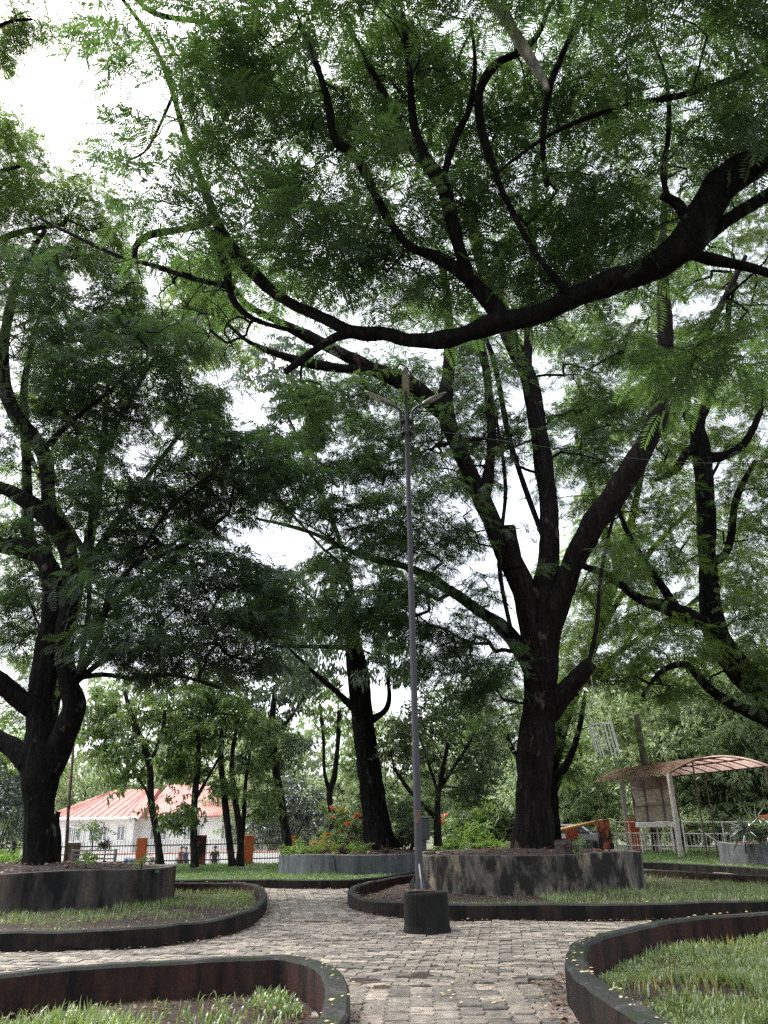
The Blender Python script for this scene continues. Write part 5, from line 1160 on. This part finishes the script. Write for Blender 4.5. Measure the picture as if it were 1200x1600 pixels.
mb = MB(); mb.box((0.05, -.02, -0.12), (Wb*1.02, 0.4, 0.22), 0, None, 0.02); mb.build('base_box', M['white_rail'], bd)
for x in (-.4, .4):
    mb = MB(); g0 = float(lz(bd.location[0], Yk))-bz; mb.tube([(x*Wb, 0, -.2), (x*Wb, 0, g0)], 0.03, 8); mb.build('leg', M['white_rail'], bd)
# white railing before the shelter
def rail_line(pts, label, nb, hs, m, r=0.03, bars=True, group='white tube railings'):
    P = [np.array(p, float) for p in pts]; root = empty('railing', P[0], label, 'railing', group); o0 = P[0]
    for h in hs:
        mb = MB(); mb.tube([p-o0+np.array([0, 0, h]) for p in P], r*0.85, 8); mb.build('rail', m, root)
    L = np.linspace(0, 1, nb); ts = np.linspace(0, 1, len(P))
    PP = np.array(P)
    for i, t in enumerate(L):
        q = np.array([np.interp(t, ts, PP[:, c]) for c in range(3)])-o0
        mb = MB(); mb.tube([q+np.array([0, 0, -.1]), q+np.array([0, 0, hs[-1]])], r, 8); mb.build('upright', m, root)
    if bars:
        mb = MB()
        for i in range((nb-1)*5):
            t = (i+.5)/((nb-1)*5); q = np.array([np.interp(t, ts, PP[:, c]) for c in range(3)])-o0
            mb.tube([q+np.array([0, 0, hs[0]*.4]), q+np.array([0, 0, hs[-2]])], r*0.38, 5)
        mb.build('bars', m, root)
    return root
def gl(px, Y): p = at(px, 1300, Y); return (p[0], Y, float(lz(p[0], Y)))
rail_line([gl(962, 37.5), gl(1050, 36.0)], 'white tube railing left of the front shelter post', 5, (0.32, 0.82, 1.28), M['white_rail'], 0.03)
rail_line([gl(1068, 35.8), gl(1130, 35.5), gl(1192, 35.6)], 'white tube railing between the front shelter post and the right pillar', 5, (0.32, 0.82, 1.28), M['white_rail'], 0.03)
mb = MB(); q1, q2 = np.array(gl(1092, 35.3)), np.array(gl(1125, 35.1)); mb.tube([(0, 0, 1.05), q2-q1+np.array([0, 0, .45])], 0.03, 8); o = mb.build('brace_tube', M['white_rail']); o.location = q1; tag(o, 'white tube leaning slantwise against the railing by the spiky planter', 'tube')
pr = [pillar(893, 39.5, 0.46, 1.0, M['orange'], 'short orange pillar just right of the middle tree trunk', 0.0), pillar(944, 37.2, 0.46, 1.38, M['orange_dk'], 'sooty orange pillar leaning left of the white railing', -0.05), pillar(991, 38.0, 0.46, 1.42, M['orange'], 'orange pillar behind the railing below the covered board', -0.07), pillar(1203, 36.0, 0.48, 1.5, M['orange'], 'orange pillar cut by the right picture edge', -0.04)]
fence(pr[0]+np.array([.25, -.1, 0]), pr[1]-np.array([.25, -.1, 0]), 1.0, 'grey bar fence between the two orange pillars right of the middle tree', 22, M['bargrey'], spike=False, rails=(0.15, 0.92))
# leaning cut pole behind the shelter
mb = MB(); P0 = np.array(gl(1022, 38)); T = at(994, 1117, 38); mb.tube(cr([P0-[0, 0, .2], (P0+T)/2+[.05, 0, 0], T]), np.linspace(.20, .13, 13), 10, True, 0.06); o = mb.build('wooden_pole', M['wood_old'], None, True); tag(o, 'old cut wooden pole leaning left behind the shelter', 'pole')
# hanging white chime of tubes
Yw = 24.0; hc_ = at(935, 1108, Yw); ch = empty('hanging_chime', hc_, 'white hanging ring of thin tubes dangling right of the middle tree', 'hanging decoration')
k = 1/ppm(hc_)
mb = MB(); mb.tube(cr([(-18*k, 0, -18*k), (-16*k, 0, 2*k), (-4*k, 0, 14*k), (8*k, 0, 12*k), (16*k, 0, 0), (18*k, 0, -22*k)], 6), 0.012, 6); mb.tube(cr([(-4*k, 0, 14*k), (-3*k, .2, 60*k), (-2*k, .3, 130*k)]), 0.008, 4); mb.build('hanger', M['white_rail'], ch, True)
mb = MB(); mb.tube([(18*k*math.cos(t), 10*k*math.sin(t), -22*k-5*k*math.sin(t)*0) for t in np.linspace(0, 2*math.pi, 25)], 0.014, 6, False); mb.build('ring', M['white_rail'], ch, True)
for i in range(9):
    t = i/9*2*math.pi; p = np.array([18*k*math.cos(t), 10*k*math.sin(t), -22*k]); L_ = (46+6*math.sin(i*2.2))*k
    mb = MB(); mb.tube([p, p+np.array([7*k, 0, -L_])], 0.019, 6); mb.build('tube', M['white_rail'], ch)
# far right road things: car, boom, dark truck, grey roofs
def car(P, rz, label, body):
    root = empty('parked_car', P, label, 'car', None, rz)
    prof = [(-2.1, .35), (-2.15, .65), (-2.0, .92), (-1.5, .98), (-0.9, 1.42), (0.5, 1.46), (1.15, 1.02), (1.95, .88), (2.12, .62), (2.1, .35)]
    mb = MB(); n = len(prof); V = []
    for sy, ins in ((-.86, 0), (-.80, 1), (.80, 1), (.86, 0)):
        for x, z in prof: V.append((x, sy*(0.86 if z > 1.2 else 1), z if True else z))
    V = [(x, -.86*(0.80 if z > 1.2 else 1), z) for x, z in prof]+[(x, .86*(0.80 if z > 1.2 else 1), z) for x, z in prof]
    mb.add(V, [tuple(range(n)), tuple(range(2*n-1, n-1, -1))]+[(i, n+i, n+(i+1) % n, (i+1) % n) for i in range(n)]); mb.build('body', body, root)
    for sy in (-1, 1):
        mb = MB(); v = [(-1.35, .99), (-.86, 1.36), (.42, 1.39), (1.0, 1.03)]; y = [.865, .715, .71, .86]
        mb.add([(x, sy*(yy+.012), z) for (x, z), yy in zip(v, y)], [(0, 1, 2, 3)]); mb.build('side_window', M['autoglass'], root)
    mb = MB(); mb.add([(1.13, -.72, 1.06), (1.13, .72, 1.06), (.56, .62, 1.445), (.56, -.62, 1.445)], [(0, 1, 2, 3)]); mb.build('windscreen', M['autoglass'], root).location = (.012, 0, .01)
    mb = MB(); mb.add([(-1.47, -.72, 1.02), (-.94, -.62, 1.40), (-.94, .62, 1.40), (-1.47, .72, 1.02)], [(0, 1, 2, 3)]); mb.build('rear_window', M['autoglass'], root).location = (-.012, 0, .01)
    for x in (-1.3, 1.3):
        for y in (-.8, .8):
            mb = MB(); mb.tube([(x, y-.1, .31), (x, y+.1, .31)], .31, 18); w_ = mb.build('wheel', M['tyre'], root); mb = MB(); mb.tube([(x, y-.112, .31), (x, y+.112, .31)], .18, 12); mb.build('rim', M['silver'], w_)
    for y in (-.6, .6):
        mb = MB(); mb.box((2.08, y, .68), (.1, .3, .14), 0, None, .03); mb.build('headlight', M['lens'], root)
        mb = MB(); mb.box((-2.1, y, .75), (.1, .28, .14), 0, None, .03); mb.build('tail_light', M['red_light'], root)
q = at(884, 1300, 44); car((q[0], 44, float(gz(q[0], 44))+.12), R(160), 'silver car on the road right of the middle tree trunk', M['silver'])
q1, q2 = at(868, 1300, 41), at(942, 1284, 39.5); bm = empty('boom_barrier', (q1[0], 41, float(gz(q1[0], 41))), 'yellow boom barrier slanting up behind the short orange pillar', 'barrier')
b0 = np.array(bm.location); zb1 = at(868, 1298, 41)[2]; zb2 = at(942, 1282, 39.5)[2]
mb = MB(); mb.tube([(0, 0, zb1-b0[2]), (q2[0]-b0[0], -1.5, zb2-b0[2])], 0.075, 8); mb.build('arm', M['yellow'], bm)
mb = MB(); mb.box((-.1, .1, (zb1-b0[2])/2+.1), (.35, .35, zb1-b0[2]+.3), .2, None, .03); mb.build('post', M['yellow'], bm)
mb = MB(); mb.box((q2[0]-b0[0], -1.5, (zb2-b0[2])/2), (.28, .2, zb2-b0[2]+.1), .2, None, .03); mb.build('rest_post', M['white_rail'], bm)
def hut(name, P, d, m, rm, label, cat, ridge=0.0, rz=0.0, door=True):
    root = empty(name, P, label, cat, None, rz); mb = MB(); mb.box((0, 0, d[2]/2), d, 0, None, 0.03); mb.build('wall', m, root)
    x, y, z = d; o_ = .35; mb = MB(); V = [(-x/2-o_, -y/2-o_, z+.01), (x/2+o_, -y/2-o_, z+.01), (x/2+o_, y/2+o_, z+.01), (-x/2-o_, y/2+o_, z+.01), (-x/2-o_, 0, z+ridge+.01), (x/2+o_, 0, z+ridge+.01)]
    V2 = [(a_, b_, c_+.09) for a_, b_, c_ in V]
    mb.add(V+V2, [(0, 4, 5, 1), (4, 3, 2, 5), (6, 7, 11, 10), (10, 11, 8, 9), (0, 1, 7, 6), (2, 3, 9, 8), (0, 6, 10, 4), (4, 10, 9, 3), (1, 5, 11, 7), (5, 2, 8, 11)]); mb.build('roof', rm, root)
    mb = MB(); mb.box((0, -y/2-.02, z*.45), (x*.3, .05, z*.7)); mb.build('door', M['darkgrey'], root)
    return root
q = at(790, 1300, 58); hut('shed', (q[0]+2.0, 60, float(gz(q[0], 58))), (7, 6, 2.1), M['slate'], M['slate'], 'grey shed with steep sheet roof half hidden behind the middle tree', 'shed', 2.0, R(75))
q = at(923, 1300, 54); r_ = empty('truck', (q[0], 54, float(gz(q[0], 54))), 'dark truck parked on the road left of the shelter', 'truck', None, R(80))
mb = MB(); mb.box((-.6, 0, 1.75), (3.6, 2.1, 2.1), 0, None, .05); mb.build('cargo_box', M['black'], r_)
mb = MB(); mb.box((2.05, 0, 1.3), (1.5, 1.95, 1.7), 0, None, .15); cb = mb.build('cab', M['darkgrey'], r_)
mb = MB(); mb.box((2.79, 0, 1.65), (.06, 1.6, .6), 0, None, .02); mb.build('windscreen', M['autoglass'], cb)
mb = MB(); mb.box((.2, 0, .6), (5.0, .9, .2)); mb.build('chassis', M['iron'], r_)
for x in (-1.6, 1.9):
    for y in (-.9, .9): mb = MB(); mb.tube([(x, y-.14, .42), (x, y+.14, .42)], .42, 16); mb.build('wheel', M['tyre'], r_)
# dark box with cable reel by the lamp pole
q = at(660, 1318, 30.2); jb = empty('junction_box', (q[0], 30.2, .95), 'dark junction box on a stub post just left behind the lamp pole', 'junction box')
mb = MB(); mb.box((0, 0, .62), (.5, .35, .75), .2, None, .03); mb.build('cabinet', M['darkgrey'], jb)
mb = MB(); mb.box((0, 0, .1), (.28, .24, .34)); mb.build('stub_post', M['stone_dk'], jb)
mb = MB(); mb.box((.03, 0, 1.02), (.58, .42, .05), .2, None, .01); mb.build('lid', M['slate'], jb)
mb = MB()
for i in range(5): mb.tube([(-.38+.01*i, -.12+.05*i, .62+.24*math.cos(t)) if False else (-.36+.14*math.sin(t), -.14+.05*i, .55+.30*math.cos(t)) for t in np.linspace(0, 6.3, 20)], .02, 5, False)
mb.build('cable_coil', M['black'], jb)

# ------------------------------------------------------------------ shrubs, flowers and the wood behind
def shrub(name, blobs, kind, leaf, label, cat='shrub', group=None, scale=1.0, stems=4, flowers=None, nfl=0, hang=0, pitch_sd=28, th=-0.3):
    T = sample_blobs(blobs, 1.5, th, -200, 0.15); c = T.mean(0); g0 = T[:, 2].min()-0.25; b0 = np.array([c[0], c[1], max(g0, float(gz(c[0], c[1])))])
    root = empty(name, b0, label, cat, group); mb = MB()
    for i in range(stems):
        j = rng.integers(0, len(T)); e = T[j]-b0; s_ = e*np.array([0.2, .2, 0])
        mb.tube(cr([s_+np.array([0, 0, -.3]), e*np.array([.5, .5, .5]), e], 4), np.linspace(.03, .012, 9), 5)
    mb.build('stem', M['bark_grey'], root, True); n = len(T)
    yaw = rng.uniform(0, 6.283, n); V, F = place(kind, T, yaw, R(-15-hang)+rng.normal(0, R(pitch_sd), n), rng.normal(0, R(25), n), scale*rng.uniform(.7, 1.2, n))
    mesh_np('foliage', V-b0, F.ravel(), np.full(len(F), 4), leaf, root)
    if flowers:
        for fi in range(nfl):
            e = T[rng.integers(0, n)]+np.array([rng.normal(0, .15), -.25, .2]); mb = MB()
            for k_ in range(9):
                lp = leaf_proto(.17, .10, .2, .2); m_ = Rm(k_*2.4, R(-30+rng.normal(0, 25)), R(rng.normal(0, 30))); mb.add(lp[0]@m_.T+e-b0, [tuple(f) for f in lp[1]])
            mb.build('flower', flowers, root)
    return root
shrub('shrub', [(448, 1262, 55, 50, 41, 1.5, 170), (410, 1290, 40, 35, 41, 1.2, 60), (490, 1290, 30, 35, 41, 1, 45)], 'mango', M['leaf_bush'], 'large dull grey green bush behind the short orange pillar', scale=1.1)
shrub('shrub', [(400, 1255, 16, 8, 40.5, .6, 8), (395, 1270, 14, 14, 40.5, .6, 14)], 'shrub', M['leaf_g'], 'bush with pink flowers left of the grey green bush', flowers=M['petal_pink'], nfl=5)
shrub('flowering_shrub', [(535, 1300, 30, 34, 32, .8, 70), (520, 1318, 26, 18, 32, .6, 26)], 'shrub', M['leaf_f'], 'flowering plant with orange blooms on the blue grey planter left of its trunk', 'flowering plant', 'flowering plants on the blue grey planter', flowers=M['petal_orange'], nfl=12)
shrub('flowering_shrub', [(563, 1290, 20, 34, 33.2, .6, 40)], 'shrub', M['leaf_g'], 'leafy plant with red blooms close left of the straight trunk', 'flowering plant', 'flowering plants on the blue grey planter', flowers=M['petal_red'], nfl=4)
shrub('shrub', [(500, 1322, 24, 10, 30, .5, 26)], 'shrub', M['leaf_yellow'], 'small yellow leaved bush on the left part of the blue grey planter', scale=.7)
shrub('shrub', [(625, 1285, 38, 38, 32.5, 1, 100), (640, 1310, 26, 16, 32, .8, 30)], 'shrub', M['leaf_g'], 'dark leafy bush between the straight trunk and the lamp post')
shrub('ground_plant', [(470, 1328, 40, 5, 29.5, .5, 60), (545, 1328, 35, 5, 29.4, .4, 50)], 'small', M['leaf_lime'], 'lime green ground cover along the rim of the blue grey planter', 'plant', scale=.6, stems=2)
shrub('dark_plant', [(535, 1330, 8, 6, 29.0, .2, 8)], 'strap', M['leaf_purple'], 'small dark spiky plant at the crack of the blue grey planter', 'plant', scale=.45, stems=1)
shrub('dark_plant', [(601, 1330, 8, 6, 29.2, .2, 8)], 'strap', M['leaf_purple'], 'small dark spiky plant at the foot of the straight trunk', 'plant', scale=.45, stems=1)
for px, Y_, lab, k_ in ((725, 40, 'dark strap leaved clump right of the lamp post, the nearest to it', 1), (765, 41, 'tall strap leaved clump in the middle of the back hedge', 1), (800, 40, 'strap leaved clump against the middle tree trunk', 1)):
    shrub('strap_plant', [(px, 1292, 30, 24, Y_, .9, 34), (px, 1308, 28, 12, Y_, .9, 16)], 'strap', M['leaf_g'] if px != 765 else M['leaf_f'], lab, 'plant', 'strap leaved plants of the back hedge', scale=1.6)
shrub('shrub', [(738, 1303, 20, 14, 37, .6, 40)], 'small', M['leaf_lime'], 'yellow green rounded bush in front of the strap leaved hedge', scale=1.1)
shrub('ground_plant', [(740, 1321, 60, 5, 36, .8, 170), (690, 1324, 25, 4, 36, .6, 40)], 'small', M['leaf_lime'], 'lime green ground cover before the back hedge behind the middle planter', 'plant', scale=.7, stems=2)
shrub('flowering_shrub', [(703, 1296, 12, 16, 36.5, .5, 16)], 'shrub', M['leaf_f'], 'leafy plant with red blooms right of the lamp post', 'flowering plant', flowers=M['petal_red'], nfl=2)
# low wall of the hedge bed
q1, q2 = at(668, 1335, 34.0), at(812, 1330, 34.0); wl2 = empty('bed_wall', (q1[0], 34, .1), 'low grey wall holding the hedge bed behind the middle planter', 'low wall')
mb = MB(); L_ = q2[0]-q1[0]; mb.box((L_/2, 0, .25), (L_, .22, .72), 0, None, .03); mb.build('wall', M['planter_dark'], wl2)
mb = MB(); mb.box((L_/2, 0, .645), (L_+.04, .27, .06), 0, None, .015); mb.build('coping', M['planter_top'], wl2)
q = at(740, 1330, 38); soilm = MB(); soilm.box((q[0], 38, .28), (L_, 7.7, .6), 0, None, .02); o = soilm.build('hedge_bed_soil', M['soil']); o['kind'] = 'structure'
# planter-top plants
def tuft(px, py, Y_, n, kind, leaf, label, scale, ry=5, rx=9): return shrub('tuft_plant', [(px, py, rx, ry, Y_, .25, n)], kind, leaf, label, 'plant', None, scale, 1)
tuft(903, 1325, 21.5, 10, 'shrub', M['leaf_f'], 'green seedling on the stained middle planter, right of the trunk', .6)
tuft(886, 1326, 21.0, 6, 'strap', M['leaf_purple'], 'reddish seedling on the stained middle planter close to the trunk', .4)
tuft(730, 1330, 24.0, 10, 'shrub', M['leaf_g'], 'low weeds on the stained middle planter left of the trunk', .4)
tuft(765, 1328, 24.2, 6, 'shrub', M['leaf_g'], 'low weeds on the stained middle planter against the trunk foot', .35)
tuft(140, 1342, 19.5, 14, 'shrub', M['leaf_lime'], 'light green weeds on the left planter below the barred barrier', .5, 5, 20)
tuft(225, 1345, 19.6, 8, 'small', M['leaf_f'], 'small weeds at the right end of the left planter', .5, 3, 16)
for px, lab in ((1160, 'first spiky plant from the left on the right edge planter'), (1180, 'largest spiky plant in the middle of the right edge planter'), (1203, 'spiky plant at the far right of the right edge planter')):
    shrub('spiky_plant', [(px, 1302, 9, 6, 30.0, .3, 7)], 'strap', M['leaf_bush'] if px != 1180 else M['leaf_g'], lab, 'plant', 'spiky plants on the right edge planter', 1.0 if px != 1180 else 1.3, 1)
tuft(150, 1300, 32, 14, 'small', M['leaf_f'], 'thin sapling right of the rusty mast', 1.0, 18, 16)
tuft(168, 1322, 33, 8, 'strap', M['leaf_purple'], 'dark tuft above the barred barrier', .55)
# bushes behind the left trunk
shrub('shrub', [(20, 1270, 60, 60, 38, 2, 160), (-30, 1230, 60, 60, 38, 2, 80)], 'mango', M['leaf_bush'], 'large pale leaved bush at the left edge behind the trunk', scale=1.2)
shrub('shrub', [(30, 1180, 80, 60, 40, 2, 150)], 'mango', M['leaf_f'], 'green leafy tree top at the left edge above the pale bush', scale=1.4)
shrub('ground_plant', [(20, 1343, 60, 6, 33, .8, 90)], 'small', M['leaf_lime'], 'bright ground cover at the left edge behind the trunk', 'plant', scale=.9, stems=2)
# the wood: three proto trees copied along the back, each an object
def wood_tree(seed_leaf, kind, h, rx, n, sc_):
    root = bpy.data.objects.new('wood_tree', None); col.objects.link(root); L = []
    mb = MB(); s = rng.normal(0, .3, (6, 2)); P = np.array([(s[i, 0], s[i, 1], h*i/6*0.9) for i in range(6)]); P[0, :2] = 0
    L.append(np.column_stack([cr(P, 5), np.linspace(.20, .05, 26)]))
    for k_ in range(5):
        z = h*rng.uniform(.25, .6); a_ = rng.uniform(0, 6.28); d = np.array([math.cos(a_), math.sin(a_), 0])
        L.append(np.column_stack([cr([(0, 0, z), d*rx*.35+[0, 0, z+h*.15], d*rx*.65+[0, 0, z+h*.3]], 5), np.linspace(.09, .03, 11)]))
    for l in L: mb.tube(l[:, :3], l[:, 3], 8, True, .08)
    q = rng.normal(size=(n*2, 3)); q /= np.linalg.norm(q, axis=1)[:, None]; q *= rng.uniform(.2, 1, (n*2, 1))**.4
    T = q*np.array([rx, rx, h*.46])+np.array([0, 0, h*.55]); T = T[(snoise(T+seed_leaf, .8) > -.25) & (T[:, 2] > .5)][:n]
    w_, tips, ok = grow(L, T, step=.8, reach=12)
    for Pw, r in w_: mb.tube(Pw, r, 4 if r.max() > .02 else 3, False)
    mb.build('trunk', M['bark_grey'], root, True); T = T[ok]; m_ = len(T)
    C = np.concatenate([T, T+rng.normal(0, .3, T.shape)]); V, F = place(kind, C, rng.uniform(0, 6.28, 2*m_), R(12)+rng.normal(0, R(20), 2*m_), rng.normal(0, R(25), 2*m_), sc_*rng.uniform(.7, 1.2, 2*m_))
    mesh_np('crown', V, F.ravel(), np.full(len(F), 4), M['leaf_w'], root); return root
protos = [wood_tree(1, 'wood', 9.5, 3.6, 230, 1.15), wood_tree(5, 'wood', 11, 4.2, 250, 1.0), wood_tree(9, 'wood', 7, 3.4, 190, 1.1)]
used = [False]*3
W_ = [(870, 50, 2, 'low pale bush tree beyond the silver car'), (905, 62, 1, 'pale feathery tree of the wood, far left behind the hanging chime'), (950, 52, 0, 'pale round tree of the wood behind the left eave of the shelter'), (1000, 58, 1, 'pale feathery tree of the wood behind the leaning pole'),
      (1050, 46, 0, 'pale leafy tree of the wood behind the covered board'), (1095, 55, 1, 'pale feathery tree of the wood above the middle of the shelter roof'), (1130, 44, 0, 'pale leafy tree of the wood behind the right half of the shelter'), (1180, 50, 1, 'pale feathery tree of the wood above the right eave of the shelter'),
      (1240, 42, 0, 'pale leafy tree of the wood at the right picture edge'), (1160, 44, 2, 'low pale bush tree under the right half of the shelter roof'), (1085, 45, 2, 'low pale bush tree beyond the railing right of the front post'), (1225, 42, 2, 'low pale bush tree behind the orange pillar at the right edge'), (1310, 48, 1, 'pale feathery tree of the wood beyond the right picture edge'),
      (640, 66, 2, 'low pale tree far behind the lamp post'), (700, 72, 0, 'pale tree far behind the small round tree'), (760, 62, 1, 'pale feathery tree far behind the hedge'), (820, 70, 0, 'pale tree far behind the middle tree trunk'),
      (575, 74, 2, 'low pale tree far behind the straight trunk'), (545, 58, 2, 'low pale tree behind the thin forked tree'), (415, 84, 1, 'pale feathery tree beyond the right end of the white house'), (330, 88, 1, 'pale feathery tree behind the roof of the white house'),
      (160, 92, 0, 'pale tree peeping above the left part of the red roof'), (60, 80, 1, 'pale feathery tree behind the black left trunk'), (470, 70, 2, 'low pale tree behind the grey green bush')]
W_ = [(*q, 1.0) for q in W_]
W_ += [(185, 76, 1, 'tall pale feathery tree behind the left part of the red roof', 1.45), (335, 80, 1, 'tall pale feathery tree behind the right part of the red roof', 1.5), (400, 66, 0, 'tall pale tree behind the clean orange pillar', 1.25),
       (130, 84, 1, 'tall pale feathery tree left of the white house gable', 0.9), (275, 86, 1, 'pale feathery tree behind the finial of the red roof', 1.0), (440, 62, 1, 'tall pale feathery tree behind the grey green bush', 1.1),
       (600, 64, 1, 'tall pale feathery tree right behind the straight trunk', 1.1), (730, 68, 1, 'tall pale feathery tree behind the strap leaved hedge', 1.2),
       (890, 74, 1, 'tall pale feathery tree behind the dark truck', 1.5), (985, 72, 0, 'tall pale tree behind the leaning pole', 1.5), (1060, 70, 1, 'tall pale feathery tree behind the shelter ridge', 1.5), (1140, 68, 0, 'tall pale tree of the wood right of the shelter ridge', 1.6), (1215, 64, 1, 'tall pale feathery tree of the wood at the right edge', 1.5), (20, 66, 0, 'tall pale tree of the left edge behind the black trunk', 1.4)]
for px, Y_, k_, lab, big in W_:
    p = at(px, 1300, Y_); o = protos[k_] if not used[k_] else copy_tree(protos[k_]); used[k_] = True
    o.location = (p[0], Y_, float(gz(p[0], Y_))-.1); o.rotation_euler.z = rng.uniform(0, 6.28); s_ = rng.uniform(.85, 1.12)*big; o.scale = (s_, s_, s_*rng.uniform(.9, 1.1)); tag(o, lab, 'tree', 'pale trees of the wood behind the park')
# undergrowth at the foot of the wood
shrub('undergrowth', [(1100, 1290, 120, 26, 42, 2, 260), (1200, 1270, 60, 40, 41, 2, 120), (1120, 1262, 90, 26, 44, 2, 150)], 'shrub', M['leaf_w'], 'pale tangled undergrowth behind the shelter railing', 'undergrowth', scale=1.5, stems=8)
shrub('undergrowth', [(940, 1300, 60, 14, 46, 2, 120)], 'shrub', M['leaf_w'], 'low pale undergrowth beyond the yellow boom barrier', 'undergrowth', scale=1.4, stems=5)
for o_ in bpy.data.objects:
    if o_.name.startswith('undergrowth'): o_['kind'] = 'stuff'
# overhead wire
p, q = at(640, 668, 12.9), at(1260, 722, 24); mb = MB(); mb.tube(cr([p, (p+q)/2-np.array([0, 0, .35]), q], 10), 0.010, 4); o = mb.build('overhead_wire', M['black']); tag(o, 'thin black wire running from the lamp post across to the right', 'wire')
